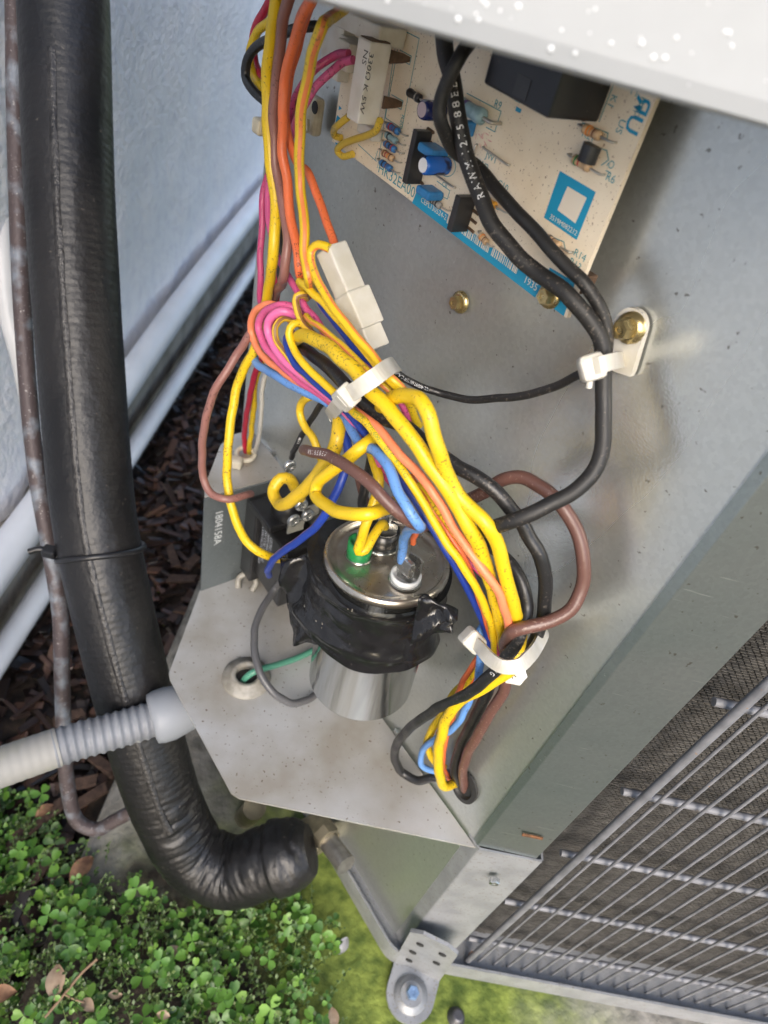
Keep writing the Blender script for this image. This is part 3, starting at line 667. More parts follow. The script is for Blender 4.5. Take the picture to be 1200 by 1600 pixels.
    # transistor: a flat-faced round body
    p = B(936, 243) + N * .0028; o = MB(); prof = [bx * (.0023 * math.cos(a)) + N * (.0023 * math.sin(a)) for a in [-.5 + k * .22 for k in range(20)]]
    o.prism([p + q - Z * .0018 - bx * .0008 for q in prof], Z * .0038); o.build('transistor', m_blk, t)
    # relay
    hb = .0180; fr = B(934, 192); sx_ = .0225
    lo = fr; c = lo - bx * sx_ / 2 + N * hb / 2 + Z * .0130
    r_ = MB().box(c, (sx_, hb, .026), (bx, N, Z), .0006).build('relay', m_relay, t)
    MB().box(lo - bx * .010 + N * (hb + .00005) + Z * .0030, (.0045, .0002, .0042), (bx, N, Z)).build('moulded_mark', m_blk, r_)
    MB().box(lo - bx * (sx_ + .002) + N * .006 + Z * .014, (.004, .008, .003), (bx, N, Z), .0004).build('terminal', m_brown, r_)
    for k in range(5): p = lo + bx * (-.004 - k * .0052) - Z * .0006; MB().cyl(p, p + N * .0008, .0005, 6).build('solder_pin', m_brown, r_)
    # power resistor in white cement, on two stamped legs
    def fit_gap(base, tx):
        h = .001
        while proj(B(*base) + N * h)[0] > tx and h < .03: h += .0002
        return h
    g = fit_gap((641, 93), 612); hf = fit_gap((641, 93), 578)
    wf = WBD + hf; p1 = P(577, 64, wf); p2 = P(561, 196, wf); wd = .0066
    zt, zb = p1.z, p2.z; ur = (p1.dot(U) + p2.dot(U)) / 2
    c = F(ur - wd / 2, WBD + (g + hf) / 2, (zt + zb) / 2)
    cr = MB().box(c, (wd, hf - g, zt - zb), (U, N, Z), .0005).build('cement_resistor', m_cem, t)
    MB().box(F(ur - wd / 2, WBD + (g + hf) / 2, zt + .0001), (wd * .86, (hf - g) * .86, .0004), (U, N, Z)).build('end_fill', m_brown, cr)
    for q in ((641, 93), (629, 163)):
        a = B(*q); zz = a.z; w0 = .0042
        MB().prism([a - Z * .0006, a + N * g * .35 - Z * .0012, a + N * g - Z * .0017, a + N * g + Z * .0017, a + N * g * .35 + Z * .0012, a + Z * .0006], U * -.0008).build('leg', m_brown, cr)
    mb = MB(); x0 = F(ur - wd * .42, wf + .0001, zt - .0026)
    put_text(mb, '330Ω K 5W', F(ur - wd * .42 + .0030, wf + .0001, zt - .0022), -Z, U, .0031); put_text(mb, 'NS', F(ur - wd * .42 + .0002, wf + .0001, zt - .0022), -Z, U, .0031)
    mb.build('printed_rating', m_ink2, cr)
    m_slv = wire_mat('yellow_sleeve', (.72, .50, .05), amount=.95, dirt=(.03, .025, .02))
    for pts in ([(545, 182, .018), (530, 194, .018), (522, 203, .015), (523, 212, .0125), (533, 216, .0115)], [(594, 188, .019), (588, 203, .018), (572, 212, .0165), (550, 219, .015), (533, 227, .0135), (527, 236, .0125), (535, 244, .012), (551, 241, .0115)]):
        MB().tube(spline([P(*q) for q in pts], .0008), .00115, 10).build('sleeved_lead', m_slv, cr)
    # ivory header blocks at the left edge
    h1 = blk('ivory_header', (583, 92), (.0070, .0120, .0075), m_nyl, .0005)
    blk('latch', (566, 72), (.009, .006, .0030), m_nyl, .0004, h1); blk('ramp', (585, 205), (.0095, .0040, .0035), m_cem, .0006)
    h2 = MB(); c = P(533, 78, .0105); h2.box(c, (.012, .008, .016), (U, N, Z), .0006); h2.build('ivory_housing', m_nyl, t); h2 = MB(); h2.box(P(575, 42, .0155), (.026, .010, .0050), (U, N, Z), .0006); h2.build('ivory_cover', m_nyl, t)
    # mounting screw
    hs = MB(); hex_screw(hs, B(860, 462, .0002), N, .0023, .0034); hs.build('screw', m_gold, t)
    hs = MB(); hs.box(B(899, 442) - N * .0035, (.004, .005, .005), (U, N, Z), .0005); hs.build('standoff', m_brown, t)
board()

# ================================================================= CAPACITOR, TAPE, CONTACTOR
def capacitor():
    T0 = P(606, 868, .0262); B0 = P(563, 1060, .0262); ax = (T0 - B0); h = ax.length; ax.normalize(); r = .0232
    t = thing('capacitor', B0, 'round silver metal capacitor can with spade terminals on its top', 'capacitor')
    m_al = mat('brushed_aluminium', (.80, .82, .80), .13, .97, col2=(.52, .54, .52), nscale=120, stretch=(1, 1, .05), rvar=.04, bump=.06, bscale=500)
    m_top = mat('tinned_top', (.62, .57, .49), .27, .95, col2=(.40, .35, .29), nscale=90, rvar=.1, specks=(.12, .10, .07), spscale=500, splo=.72, sphi=.78)
    MB().lathe(B0, ax, [(.0001, .0006), (r - .003, 0), (r - .0008, .0006), (r, .002), (r, h - .0042), (r + .0002, h - .004)], 64, caps=False).build('can', m_al, t)
    MB().lathe(B0, ax, [(r + .0001, h - .0041), (r + .0011, h - .0034), (r + .0013, h - .0018), (r + .0008, h - .0004), (r - .0002, h), (r - .0012, h - .0006), (r - .0018, h - .0022), (r - .0040, h - .0020), (.0001, h - .0012)], 64, caps=False).build('rim_and_top', m_top, t)
    def on(x, y):
        q = ray(x, y); return CAM + q * ((T0 - ax * .0014 - CAM).dot(ax) / q.dot(ax))
    m_grn = mat('green_insulator', (.015, .22, .06), .4); m_wht = mat('white_insulator', (.72, .74, .74), .4); m_blk = mat('black_insulator', (.02, .02, .02), .25)
    e1 = (U - ax * U.dot(ax)).normalized(); e2 = ax.cross(e1)
    def cup(c, col, ro, ri, hh, nm):
        MB().lathe(c, ax, [(ro * .9, 0), (ro, hh * .3), (ro, hh), (ri, hh), (ri, hh * .4), (.0001, hh * .4)], 28, caps=False).build(nm, col, t)
        MB().lathe(c, ax, [(ro * 1.12, -.0001), (ro * 1.08, .0006)], 28).build('gasket', m_al, t)
    g = on(560, 868); cup(g, m_grn, .0048, .0037, .0075, 'green_insulator')
    w_ = on(633, 905); cup(w_, m_wht, .0058, .0046, .0028, 'white_insulator')
    k_ = on(596, 850); cup(k_, m_blk, .0062, .0048, .0080, 'black_insulator')
    def tab(c, a, hh, wd=.0058):
        d = (e1 * math.cos(a) + e2 * math.sin(a)); s_ = ax.cross(d)
        MB().prism([c - d * wd / 2, c + d * wd / 2, c + d * wd / 2 + ax * (hh - .001), c + d * wd * .3 + ax * hh, c - d * wd * .3 + ax * hh, c - d * wd / 2 + ax * (hh - .001)], s_ * .0008).build('spade_tab', m_steel, t)
    tab(g + ax * .003, .4, .0085, .0045); tab(w_ + ax * .0014 + e2 * .0016, .35, .0100, .0078); tab(w_ + ax * .0014 - e2 * .0018 + e1 * .001, .35, .0088, .0062); MB().box(w_ + ax * .0085 - e2 * .0022 + e1 * .0008, (.0070, .0022, .0070), (e1, e2, ax), .0005).build('spade_connector', m_steel, t); MB().cyl(w_ + ax * .0115 - e2 * .0022 - e1 * .001, w_ + ax * .0175 - e2 * .002 - e1 * .002, .0017, 12).build('crimp_barrel', m_steel, t); MB().box(k_ + ax * .0125 - e1 * .001, (.0062, .0022, .0075), (e1, e2, ax), .0005).build('spade_connector', m_steel, t); tab(k_ + ax * .004 - e1 * .001, .9, .0095); tab(k_ + ax * .004 + e1 * .0028, .9, .0085)
    m_lab = mat('label_white', (.72, .72, .72), .4)
    # wrap label: thin curved sheet on the right of the can with a red line
    def patch(a0, a1, h0, h1, rr, m, nm):
        vs = []; n = 12
        for i in range(n + 1):
            a = a0 + (a1 - a0) * i / n; d = e1 * math.cos(a) + e2 * math.sin(a)
            vs += [B0 + d * rr + ax * h0, B0 + d * rr + ax * h1]
        MB().add(vs, [[2 * i, 2 * i + 2, 2 * i + 3, 2 * i + 1] for i in range(n)], smooth=True).build(nm, m, t)
    patch(.55, 1.25, h * .26, h * .78, r + .0002, m_lab, 'label'); patch(.50, .55, h * .26, h * .78, r + .0002, mat('label_red', (.45, .02, .03), .4), 'label_stripe')
    # ---- black tape strap round the can
    m_tp = mat('vinyl_tape', (.010, .010, .011), .20, col2=(.016, .016, .017), nscale=200, bump=.35, bscale=70, bdist=.004, specks=(.3, .27, .22), spscale=420, splo=.745, sphi=.76)
    tp = thing('tape_strap', B0 + ax * h * .5, 'wrinkled black vinyl tape wrapped round the silver capacitor and contactor', 'tape')
    mb = MB(); nA, nH = 96, 22; vs = []
    for j in range(nH + 1):
        s_ = j / nH
        for i in range(nA):
            a = 2 * math.pi * i / nA; d = e1 * math.cos(a) + e2 * math.sin(a)
            lo = h * (.46 + .05 * math.sin(a * 1 + 2.6) + .025 * math.sin(a * 3 + 1.0)); hi = h * (.925 + .012 * math.sin(a * 2 + .5) - .012 * math.cos(a - .2))
            hh = lo + (hi - lo) * s_
            wr = .0009 * mnoise.noise(Vector((math.cos(a) * 3.2, math.sin(a) * 3.2, s_ * 7))) + .0011 * max(0, math.sin(s_ * 9 + math.sin(a * 2) * 1.1)) ** 6
            flare = .0035 * max(0, 1 - s_ * 2.2) * (.6 + .4 * math.sin(a * 2)) * (1 if True else 0) + .0012 * max(0, (s_ - .85) / .15)
            d2 = 0.0065 * max(0, math.cos(a - 3.55)) ** 3
            vs.append(B0 + d * (r + .0016 + wr + flare + d2) + ax * hh)
    mb.add(vs, [[j * nA + i, j * nA + (i + 1) % nA, (j + 1) * nA + (i + 1) % nA, (j + 1) * nA + i] for j in range(nH) for i in range(nA)], smooth=True)
    vi = []
    for j in (0, nH):
        for i in range(nA):
            a = 2 * math.pi * i / nA; p = vs[j * nA + i]; cc = B0 + ax * ((p - B0).dot(ax)); vi.append(cc + (p - cc).normalized() * (r + .0004))
    mb.add(vs[:nA] + vi[:nA], [[i + nA, (i + 1) % nA + nA, (i + 1) % nA, i] for i in range(nA)], smooth=True)
    mb.add(vs[nH * nA:] + vi[nA:], [[i, (i + 1) % nA, (i + 1) % nA + nA, i + nA] for i in range(nA)], smooth=True)
    mb.build('wrap', m_tp, tp)
    def sheet(c4, th, nx=18, ny=14, amp=.0012, sd=0):
        a, b, c, d = [P(*q) for q in c4]; vs = []
        nn = (b - a).cross(d - a).normalized()
        if nn.dot(CAM - a) < 0: nn = -nn
        for j in range(ny + 1):
            for i in range(nx + 1):
                u_, v_ = i / nx, j / ny; p = a * (1 - u_) * (1 - v_) + b * u_ * (1 - v_) + c * u_ * v_ + d * (1 - u_) * v_
                p = p + nn * (amp * mnoise.noise(Vector((u_ * 3 + sd, v_ * 5, sd))) + amp * 1.6 * max(0, math.sin(u_ * 5 + v_ * 7 + sd)) ** 5) ; vs.append(p)
        n = nx + 1; q = len(vs); vb = [p - nn * th for p in vs]
        fs = [[j * n + i, j * n + i + 1, (j + 1) * n + i + 1, (j + 1) * n + i] for j in range(ny) for i in range(nx)]
        fs2 = [[k + q for k in f[::-1]] for f in fs]
        bo = list(range(n)) + [j * n + nx for j in range(1, ny + 1)] + [ny * n + i for i in range(nx - 1, -1, -1)] + [j * n for j in range(ny - 1, 0, -1)]
        fs3 = [[bo[(k + 1) % len(bo)], bo[k], bo[k] + q, bo[(k + 1) % len(bo)] + q] for k in range(len(bo))]
        return MB().add(vs + vb, fs + fs2 + fs3, smooth=True)
    sheet([(437, 872, .052), (522, 862, .040), (515, 1012, .047), (458, 1000, .051)], .0012, amp=.002).build('flap', m_tp, tp)
    sheet([(655, 930, .040), (716, 955, .030), (707, 978, .030), (640, 1010, .040)], .0012, 14, 10, .0024, 2.0).build('flap', m_tp, tp)
capacitor()

def contactor():
    t = thing('contactor', F(UP, .02, .01), 'black contactor with silver screw terminals on the bracket plate', 'contactor')
    m_b = mat('contactor_black', (.012, .012, .013), .30, col2=(.022, .022, .023), nscale=150, specks=(.15, .13, .1), spscale=800, splo=.73, sphi=.77)
    m_l = mat('label_print', (.55, .57, .62), .5)
    A = (U, N, Z)
    MB().box(F(UP + .006, .0130, .037), (.012, .026, .056), A, .001).build('base', m_b, t)
    MB().box(F(UP + .025, .0120, .037), (.028, .022, .044), A, .0012).build('body', m_b, t)
    MB().box(F(UP + .043, .0110, .044), (.012, .018, .020), A, .0012).build('armature_cover', m_b, t)
    MB().box(F(UP + .016, .0140, .0655), (.022, .026, .004), A, .0008).build('top_rail', m_b, t)
    mb = MB(); random.seed(11)
    for k, s_ in enumerate(('CONTACTOR 30 FLA', '24V COIL 50/60HZ', '600V 40A RES', 'LISTED 5B79')):
        put_text(mb, s_, F(UP + .0145 + k * .0030, .0232, .0565), -Z, U, .0030)
    mb.build('printed_label', m_l, t)
    for (x, y, u_) in ((458, 812, UP + .041), (480, 804, UP + .041), (470, 788, UP + .040), (438, 912, UP + .016), (452, 727, UP + .024)):
        p = PU(x, y, u_); mb = MB(); mb.lathe(p, U, [(.0034, 0), (.0034, .0010), (.0028, .0018), (.0012, .0019), (.001, .0014)], 16); mb.build('terminal_screw', m_steel, t)
    for (x, y, u_) in ((462, 822, UP + .040), (486, 798, UP + .040)):
        p = PU(x, y, u_); MB().box(p, (.0012, .009, .007), A, .0002).build('terminal_plate', mat('tin_plate', (.5, .48, .42), .4, .8), t)
    MB().box(PU(485, 852, UP + .03), (.012, .012, .010), A, .001).build('red_brown_coil', mat('coil_red', (.25, .05, .03), .5), t)
    MB().lathe(F(UP + .020, .012, .066), Z, [(.009, 0), (.0095, .004), (.009, .014), (.006, .0145)], 20).build('terminal_shroud', m_b, t)
contactor()

# ================================================================= WIRES
def WB(y):
    tab = ((-50, .045), (0, .044), (100, .040), (300, .038), (450, .043), (610, .043), (700, .043), (800, .040), (900, .033), (1000, .021), (1060, .019), (1100, .020), (1200, .012), (1300, .006))
    for (a, wa), (b, wb) in zip(tab[:-1], tab[1:]):
        if a <= y <= b: return wa + (wb - wa) * (y - a) / (b - a)
    return .01
Y_ = (.74, .50, .012); OR = (.80, .17, .055); PK = (.62, .10, .25); MG = (.50, .06, .17); BLU = (.012, .045, .32); LB = (.13, .30, .66); BRN = (.125, .060, .048); BK = (.013, .013, .014); RED = (.50, .015, .05)
m_y = wire_mat('yellow_insulation', Y_, amount=.75, grime=(.62, .40, .02)); m_yd = wire_mat('soiled_yellow_insulation', (.72, .48, .02), amount=.95, dirt=(.05, .035, .015))
m_yo = wire_mat('yellow_orange_insulation', Y_, (.80, .22, .08), .03, .16, amount=.6); m_yo2 = wire_mat('yellow_orange_insulation_turned', Y_, (.80, .22, .08), .76, .86, amount=.6); m_yb = wire_mat('yellow_brown_insulation', (.72, .46, .03), (.22, .10, .05), .04, .2, amount=.6)
m_o = wire_mat('orange_insulation', OR, amount=.5, dirt=(.30, .05, .02)); m_o2 = wire_mat('salmon_insulation', (.82, .24, .11), amount=.4, dirt=(.45, .08, .04))
m_pk = wire_mat('pink_insulation', PK, amount=.8, dirt=(.10, .02, .04)); m_pk2 = wire_mat('bright_pink_insulation', (.75, .15, .36), amount=.4, dirt=(.2, .03, .08)); m_mg = wire_mat('magenta_insulation', MG, amount=.9, dirt=(.05, .01, .02))
m_bl = wire_mat('blue_insulation', BLU, (.60, .30, .42), .19, .26, amount=.5); m_bl2 = wire_mat('blue_lilac_insulation', (.012, .04, .28), (.52, .36, .60), .76, .88, amount=.4); m_lb = wire_mat('light_blue_insulation', LB, amount=.7, dirt=(.05, .08, .15))
m_br = wire_mat('brown_insulation', BRN, amount=.6, dirt=(.35, .25, .2), grime=(.10, .05, .04)); m_br2 = wire_mat('pinkish_brown_insulation', (.26, .12, .10), amount=.7, dirt=(.08, .03, .02))
m_k = wire_mat('black_insulation', BK, amount=.7, dirt=(.14, .12, .10), rough=.32, grime=(.035, .034, .033)); m_kd = wire_mat('dusty_black_insulation', (.012, .0115, .0115), amount=.85, dirt=(.12, .10, .08), rough=.48, grime=(.030, .028, .026))
m_r = wire_mat('red_insulation', RED, amount=.4); m_w = wire_mat('white_insulation_wire', (.62, .60, .54), amount=.4); m_gy = wire_mat('grey_insulation', (.085, .085, .09), amount=.4, dirt=(.2, .19, .18)); m_gn = wire_mat('green_insulation', (.07, .25, .17), amount=.3)
m_wi = mat('white_wire_ink', (.72, .72, .72), .6); m_gi = mat('green_wire_ink', (.10, .26, .06), .6); m_ki = mat('dark_wire_ink', (.12, .03, .02), .6)
def wire(pts, dpx, m, label, dw=0.0, group='wires of the control box', prints=()):
    w3 = [PZ(q[0], q[1], q[3]) if len(q) == 4 else P(q[0], q[1], q[2] if len(q) > 2 else WB(q[1]) + dw) for q in pts]
    path = spline(w3, .0014); sd_ = len(bpy.data.objects) * .37
    path = [p + Vector((mnoise.noise(p * 120 + Vector((sd_, 0, 0))), mnoise.noise(p * 120 + Vector((0, sd_, 0))), mnoise.noise(p * 120 + Vector((0, 0, sd_))))) * .0005 for p in path]; r = dpx * 1.13 / 2 * (sum(dep(p) for p in w3) / len(w3)) / FPX
    o = MB().tube(path, r, 14).build('wire', m, label=label, cat='wire', group=group)
    for (s, x, y, size, ink, rev) in prints:
        q = path[::-1] if rev else path
        Ls = [0.0]
        for a, b in zip(q[:-1], q[1:]): Ls.append(Ls[-1] + (b - a).length)
        k0 = min(range(len(q)), key=lambda k: (proj(q[k])[0] - x) ** 2 + (proj(q[k])[1] - y) ** 2); s0 = Ls[k0]
        vs, fs = text2d(s); out = []; sz = size * r * 2
        for v in vs:
            ss = min(max(s0 + v.x * sz, 0), Ls[-1] - 1e-5); k = max(i for i in range(len(q)) if Ls[i] <= ss); k = min(k, len(q) - 2)
            f_ = (ss - Ls[k]) / max(1e-9, Ls[k + 1] - Ls[k]); c = q[k].lerp(q[k + 1], f_)
            ka, kb = max(0, k - 1), min(len(q) - 1, k + 2); T = (q[kb] - q[ka]).normalized()
            cc = CAM - c; cc = (cc - T * cc.dot(T)).normalized(); ey = cc.cross(T); ph = (v.y - .35) * sz / r
            out.append(c + (cc * math.cos(ph) + ey * math.sin(ph)) * (r * 1.006 + .00004))
        MB().add(out, fs).build('printed_lettering', ink, o)
    return o
# --- the vertical run at the left
wire([(437, -40), (432, 0), (424, 54), (418, 121), (418, 188), (423, 255), (430, 317), (431, 349), (426, 403), (417, 467, .040), (404, 520, .040), (397, 544, .042), (376, 589, .046), (363, 640, .050), (357, 693, .054), (355, 747, .056), (361, 789, .057), (377, 835, .057), (399, 859, .054), (428, 872, .046), (440, 873, .040)], 14, m_y,
     'long yellow wire falling down the left edge and curving to the contactor', .004)
wire([(464, -40), (452, 0), (441, 40), (433, 107), (427, 188), (431, 255), (443, 322), (449, 376), (444, 425), (429, 464, .036), (405, 505, .040), (385, 531, .046), (360, 571, .054), (336, 612, .060), (320, 665, .064), (316, 710, .065), (318, 747, .065), (329, 771, .064), (353, 780, .060), (380, 775, .052), (392, 772, .046)], 12.5, m_br2,
     'brown wire running down at the left and out in the widest loop', .003)
wire([(497, -40), (486, 0), (470, 32), (459, 70), (446, 121), (442, 175), (441, 228), (449, 282), (454, 336), (462, 376), (467, 419), (473, 440, .040), (484, 462, .034)], 14.5, m_o, 'orange wire with small dark lettering running down to the wire bundle', .002, prints=(('E172776 W', 461, 384, .62, m_ki, False),))
wire([(492, -30), (484, 8), (467, 67), (453, 121), (446, 175), (454, 228), (467, 258), (481, 269), (500, 317), (518, 371), (524, 386), (528, 400)], 12.5, m_o, 'orange wire plugged straight into the top of the white connector', -.002)
wire([(540, 12, .030), (521, 24, .036), (502, 46), (489, 81), (478, 129), (470, 188), (468, 242), (471, 296), (476, 363), (477, 400), (481, 431), (490, 455, .036)], 15, m_yo, 'yellow wire with an orange stripe curving left from the board corner', .006)
# loops at the top left
wire([(432, -30, .03), (422, 0, .030), (403, 35, .030), (396, 65, .030), (398, 94, .030), (408, 124, .032), (424, 150, .030), (430, 200, .028), (430, 300, .026), (436, 400, .026), (430, 480, .026), (412, 545, .028), (400, 579, .028), (389, 627, .025), (382, 680, .018), (384, 706, .014), (388, 722, .006)], 9.5, m_r, 'red wire looping out at the top left and dropping to the ring bushing')
wire([(440, 12, .034), (424, 30, .034), (400, 54, .034), (390, 86, .034), (395, 118, .034), (414, 145, .034), (428, 180, .028), (432, 300, .022), (430, 450, .022), (410, 560, .024), (400, 595, .024), (395, 653, .019), (390, 700, .0145), (390, 722, .006)], 9.5, m_y, 'thin yellow wire beside the red one dropping to the ring bushing')
wire([(500, 44, .026), (492, 40, .030), (468, 43, .032), (445, 50, .034), (427, 59, .036), (400, 73, .037), (386, 99, .038), (384, 118, .038), (398, 145, .038), (416, 161, .036), (434, 200, .030), (438, 260, .028), (438, 330, .027), (436, 400, .027), (440, 450, .03)], 12.5, m_k, 'black wire looping out round the yellow one at the top left')
wire([(440, 560, .028), (413, 592, .026), (408, 640, .022), (404, 690, .016), (398, 708, .012), (394, 722, .006)], 6.5, m_w, 'thin white wire dropping to the ring bushing')
wire([(545, 84, .022), (527, 86, .023), (505, 97, .026), (486, 113, .029), (467, 140, .031), (459, 161, .032), (450, 195, .032), (434, 235, .032), (418, 275, .033), (410, 300, .034), (408, 363, .036), (407, 440, .037), (409, 480, .036), (418, 510, .034)], 10, m_mg, 'dusty magenta wire from the board running straight down the left edge')
wire([(552, 92, .022), (537, 97, .023), (516, 113, .027), (494, 134, .030), (481, 156, .032), (466, 183, .033), (452, 215, .033), (432, 250, .033), (420, 285, .034), (420, 349, .037), (430, 392, .039), (449, 430, .040), (467, 459, .040), (480, 482, .040), (493, 497, .040), (515, 531, .040), (547, 557, .041), (573, 576, .042), (595, 597, .042), (616, 616, .041), (630, 634, .039), (637, 655, .036), (640, 690, .030)], 10.5, m_pk, 'pink wire from the board that slants into the bundle under the yellow wires')
# --- the folded bundle under the upper tie
wire([(516, 388, .043), (499, 381, .045), (487, 389, .046), (485, 408, .047), (496, 440, .047), (512, 467, .047), (531, 493, .047), (552, 520, .047), (573, 544, .046), (595, 571, .045), (616, 595, .044), (636, 618, .040), (642, 640, .036), (637, 656, .032), (628, 664, .030)], 12.5, m_yo2, 'yellow wire with an orange stripe bending out of the white connector')
wire([(474, 450, .041), (468, 440, .044), (485, 453, .045), (509, 477, .045), (531, 501, .045), (557, 531, .045), (581, 560, .045), (605, 587, .045), (627, 611, .042), (640, 632, .038), (655, 665, .032)], 12, m_y, 'plain yellow wire just left of the striped one above the upper tie')
wire([(480, 466, .038), (475, 460, .042), (464, 464, .044), (463, 480, .045), (472, 504, .045), (488, 520, .044), (508, 536, .040), (530, 560, .036)], 10, m_yb, 'short yellow wire with a brown edge folded over at the head of the bundle')
wire([(478, 425, .036), (488, 447, .037), (500, 475, .038), (525, 508, .039), (548, 538, .039), (580, 575, .038), (610, 610, .036), (640, 640, .034), (648, 668, .030)], 9, m_bl, 'dark blue wire lying between the yellow wires above the upper tie')
wire([(478, 494, .043), (492, 505, .045), (511, 520, .046), (533, 540, .046), (555, 560, .046), (580, 583, .045), (600, 602, .044), (625, 625, .040)], 9.5, m_yo, 'slim yellow wire with an orange stripe beside the pink one above the upper tie')
wire([(455, 500, .034), (445, 490, .038), (430, 478, .041), (413, 477, .043), (397, 488, .044), (391, 512, .044), (397, 536, .044), (419, 563, .044), (453, 589, .044), (485, 608, .043), (512, 624, .043), (540, 636, .045), (563, 647, .047), (587, 666, .048), (611, 693, .048), (643, 729, .047), (669, 757, .046), (683, 780, .045), (715, 833, .041), (741, 873, .038), (768, 908, .035), (787, 945, .031), (795, 977, .026), (793, 1000, .022)], 11.5, m_o2, 'salmon orange wire forming the outermost loop and the top line of the bundle')
wire([(475, 505, .034), (467, 487, .039), (440, 477, .043), (413, 488, .045), (404, 509, .046), (411, 533, .046), (429, 557, .046), (459, 587, .045), (488, 608, .044), (517, 628, .043), (541, 650, .041), (568, 676, .040), (590, 705, .038), (605, 735, .034)], 11.5, m_pk, 'speckled pink wire in the second loop from the outside')
wire([(478, 510, .036), (461, 493, .041), (440, 487, .045), (424, 497, .047), (419, 518, .048), (429, 544, .048), (453, 571, .047), (485, 597, .046), (520, 624, .045), (548, 652, .043), (580, 690, .040), (596, 725, .036)], 12.5, m_pk2, 'bright pink wire in the third loop from the outside')
wire([(472, 512, .036), (461, 502, .040), (443, 498, .044), (432, 510, .047), (432, 531, .048), (448, 556, .048), (472, 582, .047), (500, 606, .046), (525, 627, .045), (550, 655, .042)], 9, m_yb, 'thin yellow wire inside the pink loops')
wire([(455, 518, .042), (447, 528, .046), (448, 545, .048), (461, 568, .048), (483, 589, .048), (512, 614, .047), (530, 630, .046), (547, 648, .045), (573, 680, .044), (600, 712, .044), (629, 751, .043), (661, 801, .041), (688, 847, .038), (715, 892, .034), (736, 932, .029), (752, 967, .024), (763, 1001, .021), (768, 1020, .019), (770, 1050, .016)], 10.5, m_bl2, 'blue wire with a lilac stripe along the lower edge of the long bundle')
wire([(484, 516, .042), (472, 506, .045), (459, 506, .048), (451, 520, .050), (459, 547, .050), (480, 573, .050), (504, 597, .049), (527, 619, .049), (547, 638, .048), (568, 657, .049), (592, 686, .049), (616, 718, .048), (643, 755, .047), (677, 812, .043), (709, 865, .039), (735, 902, .035), (755, 940, .030), (768, 980, .024), (773, 1010, .020), (772, 1035, .018)], 11.5, m_yo2, 'yellow wire with green lettering in the middle of the long bundle', prints=(('STYLE VWPE 600V 105 C 18 AWG', 556, 646, .72, m_gi, False),))
wire([(640, 745, .040), (668, 785, .041), (700, 835, .038), (720, 862, .036), (736, 895, .032), (749, 935, .028), (763, 980, .023), (768, 1010, .019), (752, 1024, .018), (744, 1032, .018), (725, 1064, .019), (712, 1091, .018), (693, 1123, .014), (683, 1150, .010)], 9, m_o, 'orange wire beside the yellow one that angles left under the lower tie')
wire([(655, 755, .040), (690, 805, .040), (720, 845, .038), (747, 883, .035), (768, 921, .031), (781, 955, .027), (786, 985, .022), (785, 1010, .018)], 10, m_y, 'thin yellow wire under the salmon one towards the lower tie')
wire([(700, 835, .034), (735, 878, .032), (763, 910, .029), (776, 953, .025), (781, 993, .021), (780, 1025, .018), (776, 1050, .015)], 8.5, m_mg, 'magenta wire showing between two yellow wires near the lower tie')
wire([(450, 545, .036), (461, 530, .044), (480, 525, .050), (509, 539, .052), (533, 560, .053), (560, 584, .053), (581, 613, .052), (605, 637, .051), (632, 667, .050), (667, 721, .048), (691, 753, .046), (715, 791, .043), (736, 828, .040), (752, 865, .036), (768, 913, .031), (781, 967, .024), (788, 1005, .019), (792, 1040, .014)], 20, m_y, 'thick yellow wire lying on top of the bundle through the upper tie')
wire([(592, 640, .040), (603, 629, .045), (620, 621, .048), (640, 620, .049), (658, 628, .050), (670, 648, .050), (680, 680, .049), (687, 705, .048), (695, 730, .046), (712, 769, .043), (736, 796, .041), (760, 817, .039), (776, 847, .036), (787, 887, .033), (797, 925, .030), (805, 952, .026), (811, 980, .021), (812, 1010, .019), (800, 1042, .021), (768, 1067, .024), (729, 1088, .026), (705, 1109, .026), (693, 1136, .025), (685, 1176, .021), (687, 1208, .016), (694, 1228, .010), (706, 1226, .004), (722, 1222, -.003)], 18, m_y, 'thick yellow wire that hooks over the bundle and ends in the lowest loop')
wire([(462, 540, .034), (477, 547, .040), (499, 563, .044), (525, 587, .046), (545, 607, .046), (568, 629, .044), (600, 652, .042), (640, 670, .040), (672, 700, .038), (707, 724, .036), (747, 748, .033), (779, 772, .030), (805, 803, .027), (828, 838, .024), (843, 866, .022), (852, 908, .019), (852, 944, .017), (843, 986, .014), (828, 1014, .012), (800, 1035, .012), (773, 1058, .012), (757, 1091, .011), (736, 1133, .009), (716, 1173, .007), (711, 1205, .005), (720, 1228, -.001)], 18, m_k, 'thick black wire through both ties on the right of the bundle')
wire([(740, 838, .012), (760, 850, .018), (786, 868, .020), (806, 892, .020), (819, 920, .020), (823, 950, .020), (816, 986, .024), (795, 1022, .026), (768, 1053, .027), (731, 1083, .027), (688, 1104, .026), (648, 1131, .025), (624, 1157, .022), (617, 1184, .018), (629, 1208, .013), (653, 1219, .009), (680, 1214, .005), (710, 1215, -.002)], 15, m_k, 'black wire making the wide loop above the metal shelf', prints=(('A W G', 790, 1029, .60, m_wi, False),))
wire([(682, -10, .026), (690, 25, .028), (695, 55, .028), (697, 90, .028), (706, 126, .028), (713, 168, .028), (722, 210, .027), (731, 255, .026), (749, 306, .025), (770, 354, .024), (800, 393, .022), (830, 420, .020), (868, 445, .019), (898, 473, .0175), (922, 503, .015), (939, 534, .013), (943, 590, .012), (943, 642, .013), (941, 695, .015), (927, 737, .018), (895, 768, .023), (850, 793, .029), (808, 812, .034), (775, 824, .036), (750, 829, .034), (735, 832, .028)], 23, m_kd, 'thick black cable with white lettering from the board down past the white clip', group=None, prints=(('R A W M  1 2 7 5  8 8 E E S', 752, 315, .60, m_wi, True),))
